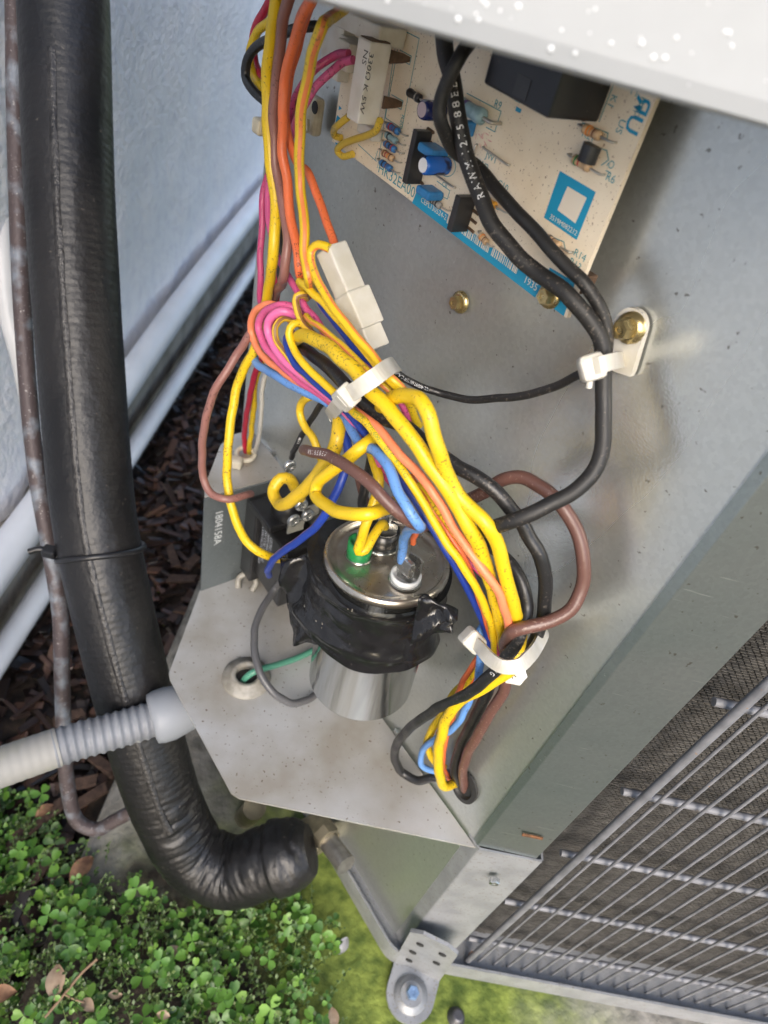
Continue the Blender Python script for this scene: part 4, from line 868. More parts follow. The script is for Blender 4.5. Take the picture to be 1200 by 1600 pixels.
wire([(778, 0, .014), (755, 40, .022), (733, 68, .028), (715, 92, .033), (700, 120, .034), (690, 150, .034), (687, 182, .034), (698, 217, .030), (716, 240, .024), (746, 264, .0205), (770, 291, .0195), (815, 339, .0185), (857, 384, .017), (890, 420, .016), (915, 445, .0145), (937, 480, .012), (947, 510, .010), (947, 545, .009), (944, 565, .008)], 19, m_kd, 'thinner black cable crossing behind the thick one to the white clip', group=None)
wire([(935, 570, .010), (902, 586, .011), (867, 604, .011), (825, 616, .012), (780, 623, .013), (720, 623, .015), (680, 612, .019), (645, 600, .026), (619, 583, .034), (600, 570, .036)], 11.5, m_k, 'thin black wire with white lettering from the clip to the upper tie', group=None, prints=(('LL 40297 600 TEW CAAU 125', 668, 611, .60, m_wi, False),))
wire([(735, 779, .022), (759, 767, .022), (780, 752, .020), (816, 746, .017), (846, 761, .0155), (870, 782, .014), (888, 806, .013), (906, 842, .0115), (913, 884, .0105), (909, 920, .011), (891, 953, .014), (861, 971, .019), (828, 979, .024), (804, 986, .027), (791, 1001, .024), (790, 1030, .016), (789, 1072, .012), (771, 1107, .012), (747, 1147, .011), (731, 1176, .009), (723, 1203, .006), (726, 1232, -.001)], 17.5, m_br, 'thick brown wire in the big loop at the right over the bare panel')
wire([(415, 548, .036), (398, 555, .040), (404, 570, .042), (420, 580, .043), (440, 592, .044), (472, 611, .044), (509, 627, .043), (535, 648, .042), (549, 673, .044), (563, 693, .046), (590, 708, .049), (608, 733, .051), (624, 769, .052), (640, 801, .052), (653, 818, .050), (655, 824, .046), (643, 826, .042), (634, 836, .037), (630, 848, .034), (628, 862, .031), (628, 876, .029)], 13.5, m_lb, 'light blue wire from the left of the bundle to the white capacitor terminal')
wire([(505, 615, .040), (528, 647, .040), (537, 668, .041), (543, 697, .043), (541, 725, .045), (532, 755, .048), (513, 795, .052), (496, 820, .054), (470, 842, .055), (449, 856, .055), (428, 874, .054), (419, 890, .050), (421, 900, .044)], 11.5, m_bl, 'dark blue wire with a pink stripe curving down to the contactor')
wire([(545, 628, .038), (533, 645, .040), (529, 660, .042), (527, 688, .045), (513, 717, .047), (492, 747, .048), (465, 773, .049), (447, 788, .049), (433, 785, .047), (428, 765, .045), (438, 748, .042), (452, 748, .038), (463, 766, .034), (470, 778, .030)], 18, m_yd, 'soiled thick yellow wire curled in a small loop above the contactor')
wire([(590, 680, .042), (564, 699, .050), (540, 720, .053), (513, 739, .055), (495, 755, .056), (492, 771, .057), (511, 789, .059), (540, 802, .060), (577, 803, .057), (603, 794, .048), (612, 786, .040)], 18.5, m_y, 'thick yellow wire bent in a hairpin over the capacitor')
wire([(578, 700, .034), (587, 727, .036), (592, 748, .037), (587, 780, .039), (573, 817, .043), (563, 847, .044), (561, 862, .044), (570, 860, .042), (581, 839, .038), (597, 819, .031), (602, 822, .027)], 14, m_y, 'yellow wire with a short hook in front of the green capacitor ring')
wire([(495, 618, .034), (485, 620, .036), (475, 625, .036), (469, 642, .036), (477, 667, .036), (491, 687, .036), (501, 715, .035), (503, 735, .032), (500, 755, .028)], 11, m_yd, 'thin soiled yellow wire arching left below the upper tie')
wire([(474, 703, .053), (484, 705, .056), (513, 712, .0575), (545, 731, .059), (577, 755, .058), (601, 779, .056), (620, 798, .054), (637, 812, .051), (650, 820, .047), (662, 822, .040)], 17, m_br, 'short thick brown wire with white lettering across the yellow loops', prints=(('V B I  B E B E V', 488, 706, .55, m_wi, False),))
wire([(515, 616, .032), (504, 629, .032), (483, 661, .030), (461, 701, .028), (455, 715, .024)], 8.5, m_k, 'thin black wire with white marks slanting down left of the yellow arch', prints=(('A K 888', 468, 690, .62, m_wi, True),))
wire([(446, 900, .036), (432, 918, 0, .030), (414, 945, 0, .028), (400, 975, 0, .026), (397, 1005, 0, .024), (404, 1044, 0, .020), (420, 1075, 0, .015), (450, 1097, 0, .008), (478, 1095, 0, .004), (492, 1086, 0, .002)], 10.5, m_gy, 'grey wire curving over the hole in the metal shelf')
wire([(372, 1070, 0, -.012), (381, 1062, 0, .002), (395, 1051, 0, .009), (415, 1044, 0, .009), (440, 1036, 0, .006), (465, 1028, 0, .004), (490, 1015, 0, .003)], 9, m_gn, 'green wire coming up out of the hole in the metal shelf')
wire([(790, 960, .018), (760, 975, .020), (751, 985, .021), (751, 1019, .022), (744, 1069, .020), (725, 1112, .018), (709, 1136, .017), (677, 1157, .016), (660, 1174, .013), (659, 1195, .010), (674, 1204, .006), (700, 1208, .001)], 10, m_lb, 'blue wire curling in a small loop below the lower tie')
wire([(752, 1030, .012), (735, 1056, .013), (709, 1085, .014), (688, 1120, .014), (671, 1149, .013), (668, 1168, .011), (676, 1186, .008), (695, 1200, .003)], 11, m_y, 'short yellow wire behind the blue curl below the lower tie')
wire([(742, 1060, .010), (722, 1090, .011), (704, 1130, .011), (694, 1170, .010), (692, 1195, .007), (700, 1215, .001)], 8, m_o, 'orange wire showing beside the yellow loop near the panel grommet')
wire([(560, 690, .034), (580, 712, .034), (600, 740, .033), (616, 765, .030), (622, 782, .028)], 9, m_mg, 'speckled red wire hidden behind the light blue one over the capacitor')
wire([(583, 690, .036), (580, 720, .033), (572, 755, .031), (566, 790, .030), (575, 810, .029)], 14, m_k, 'black wire dropping to the back of the capacitor top')
wire([(560, 740, .026), (566, 765, .024), (570, 785, .022), (580, 800, .018)], 13, m_br, 'brown wire end behind the yellow hairpin')
wire([(658, 812, .036), (652, 824, .034), (648, 836, .030), (645, 848, .026)], 9, m_o, 'short orange wire behind the light blue one at the capacitor')

# ================================================================= TIES, CLIP, CONNECTORS, TAG
m_nat = mat('natural_nylon', (.66, .64, .58), .38, sss=.35, col2=(.56, .53, .45), nscale=120)
def strap(mb, pts, wd, th=.0011, cen=None):
    """flat band swept through the points; its width lies across the direction of the strap and of the outward vector"""
    path = spline(pts, .001); ring_ = []
    for i, p in enumerate(path):
        T = (path[min(i + 1, len(path) - 1)] - path[max(0, i - 1)]).normalized(); o = (p - cen); o = (o - T * o.dot(T)).normalized(); s_ = T.cross(o)
        ring_.append([p - s_ * wd / 2, p + s_ * wd / 2, p + s_ * wd / 2 + o * th, p - s_ * wd / 2 + o * th])
    vs = [v for r_ in ring_ for v in r_]; n = len(ring_)
    fs = [[i * 4 + k, i * 4 + (k + 1) % 4, (i + 1) * 4 + (k + 1) % 4, (i + 1) * 4 + k] for i in range(n - 1) for k in range(4)] + [[3, 2, 1, 0], [n * 4 - 4, n * 4 - 3, n * 4 - 2, n * 4 - 1]]
    mb.add(vs, fs, smooth=False); return mb
def ties():
    # upper tie
    c = P(563, 610, .040); t = thing('cable_tie', c, 'white nylon cable tie round the wire bundle above the capacitor', 'cable tie')
    pts = [(517, 648, .034), (524, 640, .046), (540, 622, .0555), (562, 606, .0590), (585, 590, .0570), (603, 577, .0510), (614, 572, .042), (610, 580, .028), (570, 622, .020), (525, 652, .024), (517, 648, .034)]
    strap(MB(), [P(*q) for q in pts], .0046, .0013, P(566, 612, .038)).build('strap', m_nat, t)
    hc = P(541, 621, .0585); d = (P(562, 606, .059) - P(524, 640, .052)).normalized(); o = (CAM - hc); o = (o - d * o.dot(d)).normalized(); s_ = d.cross(o)
    h = MB().box(hc, (.0076, .0066, .0046), (d, s_, o), .0008).build('head', m_nat, t)
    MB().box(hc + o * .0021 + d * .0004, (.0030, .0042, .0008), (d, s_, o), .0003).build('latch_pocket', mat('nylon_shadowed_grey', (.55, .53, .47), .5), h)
    MB().box(hc - d * .0066, (.006, .0042, .0016), (d, s_, o), .0003).build('tail', m_nat, t)
    # lower tie
    t = thing('cable_tie', P(785, 1020, .01), 'white nylon cable tie with its square head at the left of the lower bundle', 'cable tie')
    pts = [(741, 1000, .026), (752, 1012, .0325), (768, 1030, .0355), (788, 1041, .0360), (808, 1040, .0335), (824, 1027, .0275), (838, 1008, .018), (848, 985, .008), (840, 978, .003), (800, 985, .004), (760, 992, .012), (741, 1000, .026)]
    strap(MB(), [P(*q) for q in pts], .0042, .0012, P(792, 1010, .016)).build('strap', m_nat, t)
    hc = P(738, 1000, .030); d = (P(760, 1022, .034) - hc).normalized(); o = CAM - hc; o = (o - d * o.dot(d)).normalized(); s_ = d.cross(o)
    MB().box(hc, (.0062, .0064, .0072), (d, s_, o), .0012).build('head', m_nat, t)
    # panel clip: tab under a hex screw, strap and head round the black cables
    t = thing('cable_clip', P(950, 560, .002), 'white nylon clip screwed to the panel holding the black cables', 'cable clip')
    a = P(990, 508, .0008); b = P(975, 572, .0008); d = (a - b).normalized(); s_ = d.cross(N); hw = .0040
    tip = [a + (d * math.cos(k) + s_ * math.sin(k)) * hw * 1.15 for k in [-1.57 + i * .3141 for i in range(11)]]
    MB().prism(tip[::-1] + [b - s_ * hw, b - d * .0016 - s_ * hw * .4, b - d * .0016 + s_ * hw * .9, b + s_ * hw], N * .0020).build('tab', m_nat, t)
    hs = MB(); hex_screw(hs, P(987, 512, .0030), N, .0027, .0055); hs.build('screw', m_gold, t)
    pts = [(968, 563, .0035), (952, 566, .0175), (938, 570, .0215), (924, 573, .0195), (917, 575, .010), (925, 570, .001), (950, 566, .0008)]
    strap(MB(), [P(*q) for q in pts], .0040, .0011, P(942, 568, .010)).build('strap', m_nat, t)
    hc = P(924, 574, .0200); o = CAM - hc; dx = (P(950, 566, .017) - hc).normalized(); o = (o - dx * o.dot(dx)).normalized(); s_ = dx.cross(o)
    MB().box(hc, (.0060, .0066, .0070), (dx, s_, o), .0013).build('head', m_nat, t)
    MB().tube(spline([P(922, 590, .021), P(921, 600, .021), P(920, 606, .021)], .0005), .0008, 8).build('tail', m_nat, t)
    # upper left clip, half hidden behind the wires
    t = thing('cable_clip', P(450, 190, .01), 'yellowed nylon clip behind the wires at the panel edge beside the board', 'cable clip')
    m_old = mat('aged_nylon', (.66, .60, .46), .5, sss=.25, col2=(.5, .43, .3), nscale=150)
    blk_ = MB().box(P(487, 178, .006), (.011, .0045, .013), (U, N, Z), .0015).build('block', m_old, t)
    MB().lathe(P(492, 168, .0085), N, [(.0022, 0), (.0020, .0002), (.0001, .0001)], 14).build('hole', m_dark, blk_)
    MB().box(P(413, 198, .024), (.006, .008, .0055), (U, N, Z), .0012).build('head', m_old, t)
    strap(MB(), [P(*q) for q in ((410, 200, .026), (430, 206, .020), (455, 205, .014), (480, 195, .012))], .0042, .0012, P(440, 150, .03)).build('strap', m_old, t)
    # white plug and socket
    t = thing('plug_connector', P(545, 470, .03), 'off-white nylon plug and socket hanging on the right of the bundle', 'connector')
    a, b, c_ = P(519, 391, .040), P(545, 456, .038), P(585, 546, .034); d = (c_ - a).normalized(); o = N - d * N.dot(d); o.normalize(); s_ = d.cross(o)
    L1 = (b - a).length; L2 = (c_ - b).length
    MB().box(a + d * L1 / 2 + s_ * 0, (L1 + .002, .0078, .0075), (d, s_, o), .0006).build('plug', m_nat, t)
    MB().box(a + d * (L1 + L2 * .33), (L2 * .62, .0098, .0092), (d, s_, o), .0006).build('socket', m_nat, t)
    MB().box(a + d * (L1 + L2 * .80), (L2 * .42, .0074, .0080), (d, s_, o), .0006).build('socket_tail', m_nat, t)
    # wire marker tag
    t = thing('wire_tag', P(800, 1052, .010), 'small white wire tag with a black letter below the lower tie', 'tag')
    q = [P(*v) for v in ((792, 1066, .020), (788, 1050, .020), (812, 1030, .018), (818, 1038, .018), (824, 1058, .018), (814, 1070, .019))]
    MB().prism(q, N * .0006).build('sleeve', mat('tag_white', (.75, .74, .72), .5), t)
    mb = MB(); put_text(mb, 'R', P(800, 1062, .0212), (P(816, 1052, .0212) - P(800, 1062, .0212)), (P(796, 1050, .0212) - P(800, 1062, .0212)), .0048); mb.build('printed_letter', mat('tag_ink', (.02, .02, .02), .6), t)
ties()

# ================================================================= PIPES AND CONDUITS
def pipes():
    def run_on(pts, L=.45):
        # carry a run on beyond the picture, bending upright along the wall
        d = (pts[0] - pts[1]).normalized(); a = pts[0] + d * .10; b = a + (d * .55 + Z * .45).normalized() * .16; c = b + Z * L
        lim = WALLX + .028
        for v in (a, b, c): v.x = max(v.x, lim)
        return [c, b, a] + pts
    # insulated suction line with a creased elbow
    m_ins = mat('foam_insulation', (.0065, .0063, .0070), .42, spec=.5, col2=(.015, .014, .014), nscale=22, ndetail=6, bump=.35, bscale=160, bdist=.002, specks=(.08, .07, .06), spscale=380, splo=.70, sphi=.78)
    cl = [(92, -120, .310), (100, 0, .318), (110, 300, .326), (126, 550, .335), (147, 800, .345), (165, 900, .350), (200, 1050, .362), (238, 1190, .376), (268, 1275, .387), (308, 1338, .396), (362, 1362, .396), (420, 1344, .392), (486, 1326, .391)]
    path = spline(run_on([PD(*q) for q in cl]), .0009); R0 = .0206
    def rf(s, t, L, p):
        y = proj(p)[1]; e = max(0, min(1, (y - 1190) / 90)); k = R0 * (1 + .012 * mnoise.noise(Vector((math.cos(t) * 2, math.sin(t) * 2, L * 25))))
        x = proj(p)[0]; k += .00011 * math.sin(L * 2 * math.pi / .0036 + .8 * mnoise.noise(Vector((t, L * 60, 9)))) * (.5 + .5 * mnoise.noise(Vector((math.cos(t), math.sin(t), L * 12))))
        inner = max(0, math.cos(t - .9)) if True else 0
        w1 = mnoise.noise(Vector((math.cos(t) * 1.3, math.sin(t) * 1.3, L * 95))); w2 = mnoise.noise(Vector((math.cos(t) * 2.4, math.sin(t) * 2.4, L * 210 + 5)))
        crease = e * (.0022 * max(0, .75 - abs(w1) * 6) + .0012 * max(0, .7 - abs(w2) * 6)) * (.35 + .65 * max(0, math.cos(t - 5.2)))
        crease += .0005 * e * (1 + mnoise.noise(Vector((math.cos(t) * 2, math.sin(t) * 2, L * 40))))
        k *= math.sqrt(max(.05, 1 - max(0, (s - .985) / .015) ** 2 * .6))
        return k - crease + (.0016 if x > 430 and y > 1200 else 0) * 1.0
    t = thing('insulated_pipe', path[-1], 'thick black foam-insulated pipe with a creased elbow below the metal shelf', 'pipe')
    MB().tube(path, R0, 40, rfun=rf).build('insulation', m_ins, t)
    # raised seam of shiny tape along the front of the pipe
    m_seam = mat('seam_tape', (.030, .028, .027), .36, col2=(.013, .012, .012), nscale=150, nlo=.4, nhi=.6, bump=.6, bscale=500, bdist=.001)
    sm = []; n0 = len(path)
    for i in range(2, n0 - 6, 6):
        p = path[i]; x, y = proj(p)
        if y > 1270 or y < 110: continue
        T = (path[i + 1] - path[i - 1]).normalized(); c = CAM - p; c = (c - T * c.dot(T)).normalized(); s_ = T.cross(c)
        a = .30 - .10 * min(1, max(0, (y - 850) / 300)); sm.append((p, c, s_, a))
    vs = []
    for i, (p, c, s_, a) in enumerate(sm):
        wd = .11 + .012 * math.sin(i * .9)
        for k in range(5):
            an = -a + (k / 4 - .5) * wd * 2 * .8; rr = R0 * 1.018 + .0005 * math.cos((k / 4 - .5) * 3.1) + .0004 * mnoise.noise(Vector((i * .8, k, 0)))
            vs.append(p + (c * math.cos(an) + s_ * -math.sin(an)) * rr)
    MB().add(vs, [[i * 5 + k, i * 5 + k + 1, i * 5 + k + 6, i * 5 + k + 5] for i in range(len(sm) - 1) for k in range(4)], smooth=True).build('seam_tape', m_seam, t)
    # black zip tie round the pipe
    c = PD(158, 862, .3475); T = (PD(165, 900, .350) - PD(147, 800, .345)).normalized(); e = T.orthogonal().normalized(); b = T.cross(e)
    tt = thing('zip_tie', c, 'black zip tie cinched round the thick insulated pipe', 'cable tie')
    m_zt = mat('black_nylon', (.015, .015, .017), .35)
    ringp = [c + (e * math.cos(a) + b * math.sin(a)) * (R0 * 1.03) + T * .001 * math.sin(a * 2) for a in [k * 6.2832 / 40 for k in range(41)]]
    MB().tube(ringp, .0016, 8).build('band', m_zt, tt)
    hp = PD(78, 862, .338); MB().box(hp, (.007, .006, .005), bev=.001).build('head', m_zt, tt)
    MB().tube(spline([hp, PD(62, 858, .336), PD(45, 862, .335)], .001), .0016, 8).build('tail', m_zt, tt)
    # bare liquid line, painted copper gone grey
    m_cu = mat('weathered_copper', (.085, .065, .065), .55, .25, col2=(.20, .22, .25), nscale=90, ndetail=6, nlo=.5, nhi=.68, bump=.5, bscale=420, bdist=.001, specks=(.30, .28, .27), spscale=700, splo=.66, sphi=.72)
    lp = [(20, -120, .322), (22, 0, .328), (26, 250, .334), (36, 500, .342), (56, 730, .352), (82, 880, .362), (94, 960, .368), (97, 1060, .378), (100, 1150, .390), (106, 1230, .402), (122, 1284, .412), (150, 1296, .415), (178, 1283, .413), (215, 1262, .410)]
    MB().tube(spline(run_on([PD(*q) for q in lp]), .003), .0043, 16).build('copper_pipe', m_cu, label='thin weathered copper pipe left of the thick insulated pipe, hooked at its lower end', cat='pipe')
    # white riser at the far left
    m_pvc = mat('white_pvc', (.66, .66, .67), .42, col2=(.56, .57, .58), nscale=25)
    MB().tube(spline(run_on([PD(-18, -120, .40), PD(-8, 0, .40), PD(-3, 250, .41), PD(12, 480, .42), PD(32, 560, .43), PD(48, 640, .455)]), .004), .0060, 16).build('conduit', m_pvc, label='thin white conduit behind the copper pipe at the left edge', cat='conduit')
    # conduits along the footing
    m_c1 = mat('grey_blue_pvc', (.74, .76, .80), .38, col2=(.66, .68, .71), nscale=20)
    a = PX(300, 452, -.318); b_ = PX(30, 845, -.318)
    MB().tube(spline([Vector((-.318, -1.0, b_.z - .01)), Vector((-.318, b_.y, b_.z + .004)), a, Vector((-.318, 1.2, a.z + .004)), Vector((-.318, 3.0, a.z + .004))], .02), .0130, 24).build('conduit', m_c1, label='upper and thicker pale conduit running along the wall footing', cat='conduit')
    a = PX(300, 560, -.312)
    MB().tube(spline([Vector((-.312, -1.0, a.z - .012)), Vector((-.312, .2, a.z - .006)), a, Vector((-.312, 1.2, a.z)), Vector((-.312, 3.0, a.z))], .02), .0088, 20).build('conduit', m_c1, label='lower and thinner pale conduit just above the mulch', cat='conduit')
    # liquid-tight flexible conduit into the side of the control box
    t = thing('flexible_conduit', PZ(270, 1115, -.02), 'grey ribbed flexible conduit plugged into the corner of the metal shelf', 'conduit')
    m_fx = mat('grey_vinyl', (.22, .23, .25), .5, col2=(.16, .165, .18), nscale=60, specks=(.4, .4, .36), spscale=300, splo=.70, sphi=.76); m_fw = mat('faded_vinyl', (.31, .30, .275), .6, col2=(.27, .265, .17), nscale=30, nlo=.5, nhi=.7)
    pth = [PZ(x, y, -.024) for x, y in ((292, 1104), (250, 1120), (205, 1134), (160, 1147), (120, 1158), (75, 1173))]
    p = spline(pth, .0006); rr = .0091
    MB().tube(p, rr, 28, rfun=lambda s, t_, L, q: rr + .0005 * max(-.6, math.sin(L * 2 * math.pi / .0042))).build('ribbed_hose', m_fx, t)
    p2 = spline([PZ(x, y, -.024) for x, y in ((92, 1167), (40, 1185), (0, 1199), (-60, 1220))] + [Vector((WALLX + .025, .012, -.030)), Vector((WALLX - .02, .012, -.034))], .0007)
    MB().tube(p2, rr * 1.06, 28, rfun=lambda s, t_, L, q: rr * 1.04 + .00007 * math.sin(L * 2 * math.pi / .0042)).build('faded_hose', m_fw, t)
    a, b_ = PZ(236, 1124, -.024), PZ(300, 1102, -.022); d = (b_ - a); L = d.length
    MB().lathe(a, d, [(.0102, 0), (.0128, .0006), (.0138, .004), (.0140, L * .45), (.0128, L * .75), (.0118, L)], 28).build('connector_nut', mat('pale_grey_plastic', (.25, .265, .29), .5), t)
    # service valve behind the pipe end
    t = thing('service_valve', P(520, 1330, .012), 'dull brass and steel service valve beside the end of the insulated pipe', 'valve')
    m_bs = mat('dull_brass', (.34, .30, .21), .45, .7, col2=(.20, .18, .13), nscale=120); m_cap = mat('valve_steel', (.50, .48, .44), .35, .85, col2=(.36, .34, .31), nscale=150)
    MB().box(P(497, 1300, .016), (.022, .020, .014), (U, N, Z), .002).build('body', m_bs, t)
    MB().cyl(P(508, 1308, .022), P(541, 1352, .022), .0062, 18).build('valve_cap', m_cap, t)
    MB().lathe(P(505, 1300, .022), P(541, 1352, .022) - P(505, 1300, .022), [(.0080, 0), (.0080, .006)], 6, smooth=False).build('hex_collar', m_bs, t)
    MB().cyl(P(372, 1290, .040), P(398, 1262, .045), .0075, 18).build('flare_nut', m_bs, t)
    MB().cyl(P(415, 1300, .030), P(520, 1310, .004), .0085, 18).build('stub_pipe', m_bs, t)
pipes()

# ================================================================= PLANTS, MULCH, LITTER
def in_poly(x, y, poly):
    c = False; n = len(poly)
    for i in range(n):
        x1, y1 = poly[i]; x2, y2 = poly[i - 1]
        if (y1 > y) != (y2 > y) and x < (x2 - x1) * (y - y1) / (y2 - y1) + x1: c = not c
    return c
def plants():
    rnd = random.Random(4)
    px = [(-260, 1180), (-60, 1210), (0, 1228), (70, 1262), (120, 1340), (165, 1352), (205, 1372), (240, 1425), (300, 1446), (400, 1422), (470, 1415), (497, 1440), (505, 1500), (495, 1560), (520, 1640), (530, 1720)]
    poly = [(p.x, p.y) for p in (PZ(x, y, -.178) for x, y in px)] + [(.02, -.14), (-.03, -.20), (-.16, -.24), (-.33, -.20)]
    xs = [p[0] for p in poly]; ys = [p[1] for p in poly]
    def gz(x, y): return PADZ if (x > -.205 and y > -.066) else GZ + .004
    def leafmat(name, c0, c1, c2):
        m = bpy.data.materials.new(name); m.use_nodes = True; nt = m.node_tree; b = nt.nodes['Principled BSDF']; L = nt.links.new
        ge = nt.nodes.new('ShaderNodeNewGeometry'); r = nt.nodes.new('ShaderNodeValToRGB'); r.color_ramp.elements[0].color = (*c0, 1); r.color_ramp.elements[1].color = (*c2, 1)
        e = r.color_ramp.elements.new(.55); e.color = (*c1, 1)
        L(ge.outputs['Random Per Island'], r.inputs[0]); L(r.outputs[0], b.inputs['Base Color']); b.inputs['Roughness'].default_value = .45
        b.inputs['Subsurface Weight'].default_value = .15; b.inputs['Subsurface Radius'].default_value = (.001, .002, .0005)
        return m
    m_cl = leafmat('clover_green', (.025, .080, .010), (.085, .20, .025), (.20, .36, .055)); m_fn = leafmat('sprig_green', (.04, .075, .018), (.085, .145, .035), (.17, .24, .07))
    def leaflet(mb, c, d, nrm, r):
        s_ = nrm.cross(d).normalized(); pts = []
        for u_, v_, h in ((0, 0, 0), (.45, .42, .10), (.85, .50, .14), (1.12, .26, .06), (1.02, 0, -.02), (1.12, -.26, .06), (.85, -.50, .14), (.45, -.42, .10)):
            pts.append(c + d * u_ * r + s_ * v_ * r + nrm * h * r)
        mid = c + d * r * .6 - nrm * r * .06
        o = pts + [mid]; mb.add(o, [[i, (i + 1) % 8, 8] for i in range(8)], smooth=True)
    def trefoil(mb, c, r, k=3):
        nrm = Vector((rnd.gauss(0, .35), rnd.gauss(-.12, .35), 1)).normalized(); a0 = rnd.random() * 6.28; e = nrm.orthogonal().normalized(); f_ = nrm.cross(e)
        for i in range(k):
            a = a0 + i * 6.283 / k + rnd.gauss(0, .12); leaflet(mb, c, e * math.cos(a) + f_ * math.sin(a), nrm, r)
    def spot(): 
        while True:
            x, y = rnd.uniform(min(xs), max(xs)), rnd.uniform(min(ys), max(ys))
            if in_poly(x + .010 * mnoise.noise(Vector((x * 60, y * 60, 2))) + rnd.gauss(0, .004), y + rnd.gauss(0, .004), poly): return x, y
    mb = MB()
    for i in range(2500):
        x, y = spot(); h = rnd.uniform(.002, .026) * (.55 + .6 * abs(mnoise.noise(Vector((x * 22, y * 22, 0))) + .5))
        g = mnoise.noise(Vector((x * 30, y * 30, 7)))
        if g < -.17: continue
        trefoil(mb, Vector((x, y, gz(x, y) + h)), rnd.choice((.0020, .0030, .0042, .0054, .0064)), 3)
    mb.build('clover_cover', m_cl, label='low green clover covering the soil and pad edge', cat='clover', kind='stuff')
    mb = MB()
    for i in range(3000):
        x, y = spot(); z0 = gz(x, y); h = rnd.uniform(.008, .034); lean = Vector((rnd.gauss(0, .4), rnd.gauss(0, .4), 1)).normalized(); b0 = Vector((x, y, z0))
        mb.tube([b0, b0 + lean * h * .5, b0 + lean * h + Vector((0, 0, -.001))], .00028, 3)
        for k in range(9):
            s_ = .25 + .75 * k / 8; c = b0 + lean * h * s_; a = k * 2.4; d = Vector((math.cos(a), math.sin(a), .5)).normalized(); q = rnd.uniform(.0014, .0032); sd = d.cross(Z).normalized() * q * .32
            mb.add([c, c + d * q * .5 + sd, c + d * q, c + d * q * .5 - sd], [[0, 1, 2, 3]])
    mb.build('sprig_cover', m_fn, label='fine feathery green weeds between the clover leaves', cat='weed', kind='stuff')
    # larger single clover leaves that stand out
    for (x, y, r) in ((545 - 390, 1472, .0060), (410 * .375, 1230 * .375 + 1000, .0058), (225, 1590, .0060), (470, 1424, .0056), (120, 1450, .0050), (75, 1430, .0052), (340, 1545, .0055), (250, 1500, .0050), (30, 1330, .0050), (65, 1240, .0055), (420, 1500, .0048), (300, 1470, .0048)):
        c = PZ(x, y, -.150); o = MB(); trefoil(o, c, r, 3)
        o.build('clover_leaf', m_cl, label='large bright three-part clover leaf standing above the ground cover', cat='leaf', group='large clover leaves')
    # mulch
    m_mu = leafmat('bark_mulch', (.010, .007, .006), (.035, .020, .016), (.105, .060, .045))
    def chip(mb, c, l, w_, t_, a, tilt):
        d = Vector((math.cos(a), math.sin(a), tilt)).normalized(); s_ = d.cross(Z).normalized(); u_ = s_.cross(d); vs = []
        for (i, j, k) in ((-1, -1, -1), (1, -1, -1), (1, 1, -1), (-1, 1, -1), (-1, -1, 1), (1, -1, 1), (1, 1, 1), (-1, 1, 1)):
            vs.append(c + d * (l / 2 * i * rnd.uniform(.7, 1.1)) + s_ * (w_ / 2 * j * rnd.uniform(.5, 1.1)) + u_ * (t_ / 2 * k * rnd.uniform(.6, 1.2)))
        mb.add(vs, [[3, 2, 1, 0], [4, 5, 6, 7], [0, 1, 5, 4], [1, 2, 6, 5], [2, 3, 7, 6], [3, 0, 4, 7]])
    mb = MB()
    for i in range(3600):
        y = rnd.uniform(-.05, 1.3); x = rnd.uniform(-.325, -.16 if y > .03 else -.215)
        chip(mb, Vector((x, y, GZ + rnd.uniform(-.006, .012))), rnd.uniform(.006, .030), rnd.uniform(.003, .009), rnd.uniform(.001, .003), rnd.random() * 6.28, rnd.gauss(0, .35))
    mb.build('bark_mulch', m_mu, label='dark brown bark mulch between the wall and the air conditioner', cat='mulch', kind='stuff')
    m_ch = mat('bark_brown', (.075, .045, .032), .85, col2=(.035, .02, .015), nscale=200, bump=.6, bscale=300); m_dr = mat('dry_leaf', (.26, .14, .075), .7, col2=(.14, .07, .04), nscale=200); m_pl = mat('pale_dry_leaf', (.42, .31, .21), .7, col2=(.30, .2, .13), nscale=200)
    for (x, y, l, a) in ((65, 1280, .050, 1.0), (120, 1225, .030, .4), (75, 1345, .034, 1.3), (160, 1195, .026, -.4), (140, 1245, .028, .8), (285, 905, .030, .2), (300, 955, .034, .1), (270, 870, .028, 2.2), (110, 1120, .024, .6), (300, 880, .022, 1.2)):
        o = MB(); chip(o, PZ(x, y, GZ + .014), l, .009, .004, a, .1); o.build('bark_chip', m_ch, label='single larger brown bark chip lying on the mulch', cat='bark chip', group='larger bark chips')
    def dryleaf(x, y, z, L, a, m, label, group=None):
        L *= .75
        c = PZ(x, y, z); d = Vector((math.cos(a), math.sin(a), rnd.uniform(-.2, .4))).normalized(); s_ = d.cross(Z).normalized(); u_ = s_.cross(d); vs = []; n = 8
        for i in range(n + 1):
            t_ = i / n; w_ = L * .30 * math.sin(math.pi * min(1, t_ * .94 + .04)) ** .8; cu = u_ * (L * .18 * math.sin(t_ * 3.0) )
            for k in (-1, -.4, .4, 1): vs.append(c + d * (t_ - .5) * L + s_ * w_ * k + cu + u_ * L * .10 * k * k)
        fs = [[i * 4 + k, i * 4 + k + 1, i * 4 + k + 5, i * 4 + k + 4] for i in range(n) for k in range(3)]
        nv = len(vs); vb = [v - u_ * .0003 for v in vs]
        MB().add(vs + vb, fs + [[q + nv for q in f[::-1]] for f in fs], smooth=True).build('dry_leaf', m, label=label, cat='leaf', group=group)
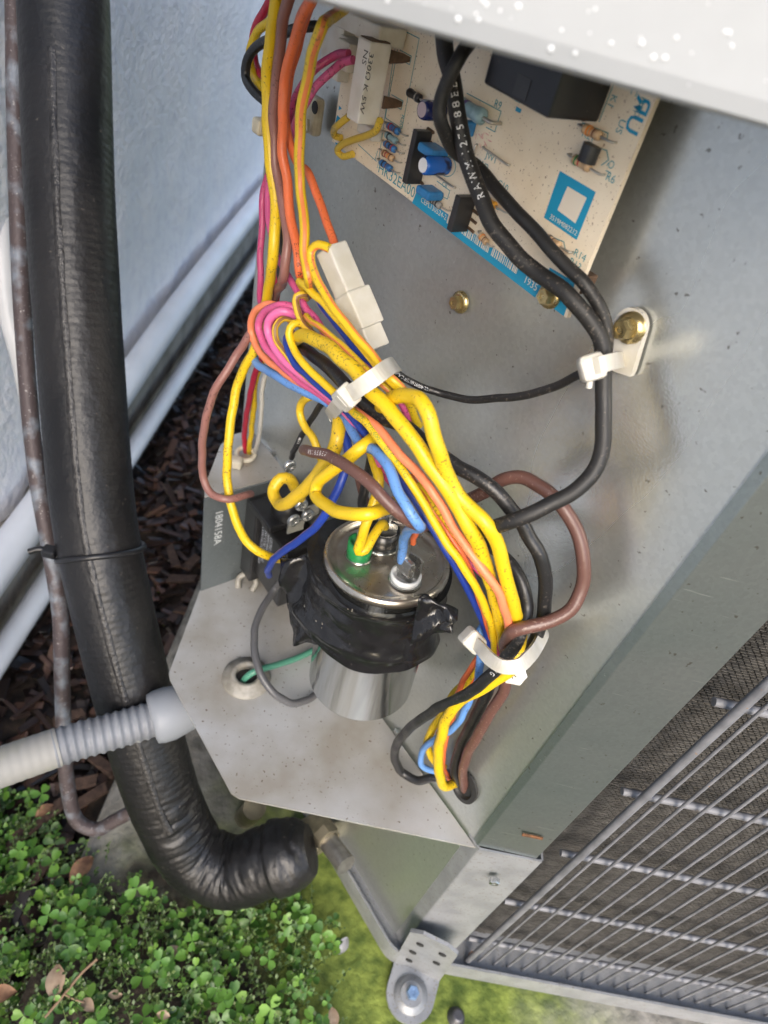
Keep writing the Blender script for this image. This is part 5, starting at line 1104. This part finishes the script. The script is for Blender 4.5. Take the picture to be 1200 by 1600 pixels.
    dryleaf(88, 1535, -.158, .022, 1.9, m_pl, 'curled pale dry leaf standing in the clover near the twig')
    dryleaf(138, 1572, -.160, .013, -.5, m_pl, 'small pale dry leaf beside the twig tip')
    dryleaf(5, 1555, -.160, .020, .3, m_dr, 'reddish brown dry leaf at the lower left edge')
    dryleaf(180, 1555, -.165, .010, .1, m_pl, 'small tan dry leaf among the clover')
    dryleaf(255, 1587, -.160, .010, .0, m_pl, 'small tan dry leaf at the bottom of the clover')
    dryleaf(128, 1360, -.172, .024, 1.2, m_dr, 'brown dry leaf between the mulch and the clover')
    dryleaf(70, 1268, -.180, .016, .9, m_dr, 'reddish leaf on the soil under the flexible conduit')
    dryleaf(270, 1488, -.165, .014, .4, m_pl, 'pale grey leaf lying in the clover under the pipe elbow')
    dryleaf(592, 1448, -.170, .016, 1.4, m_dr, 'orange brown dry leaf on the moss under the cabinet corner')
    dryleaf(737, 1493, -.153, .009, .6, m_dr, 'orange scrap of leaf on the base rim beside the bracket')
    dryleaf(666, 1490, -.154, .006, .6, m_dr, 'tiny orange leaf scrap on the hold-down bracket')
    dryleaf(520, 1590, -.170, .014, 2.0, m_pl, 'pinkish dry leaf at the edge of the moss')
    dryleaf(536, 1478, -.1745, .014, 1.2, mat('pale_stone', (.40, .40, .40), .8), 'narrow pale grey chip on the green moss')
    tw = MB(); tw.tube(spline([PZ(70, 1590, -.158), PZ(105, 1548, -.156), PZ(128, 1520, -.154), PZ(152, 1498, -.152)], .001), .0008, 6); tw.tube(spline([PZ(100, 1553, -.156), PZ(118, 1562, -.156), PZ(132, 1566, -.157)], .001), .0006, 6)
    tw.build('twig', mat('twig_brown', (.26, .17, .10), .8), label='thin forked tan twig lying on the clover', cat='twig')
    o = MB(); c = PZ(712, 1590, PADZ); o.lathe(c, Z, [(.0055, 0), (.0055, .001), (.004, .0018), (.0036, .006), (.0024, .0064)], 18); o.build('anchor_bolt', mat('dark_bolt', (.12, .12, .13), .45, .7), label='small dark bolt standing in the pad beside the bracket', cat='bolt')
plants()
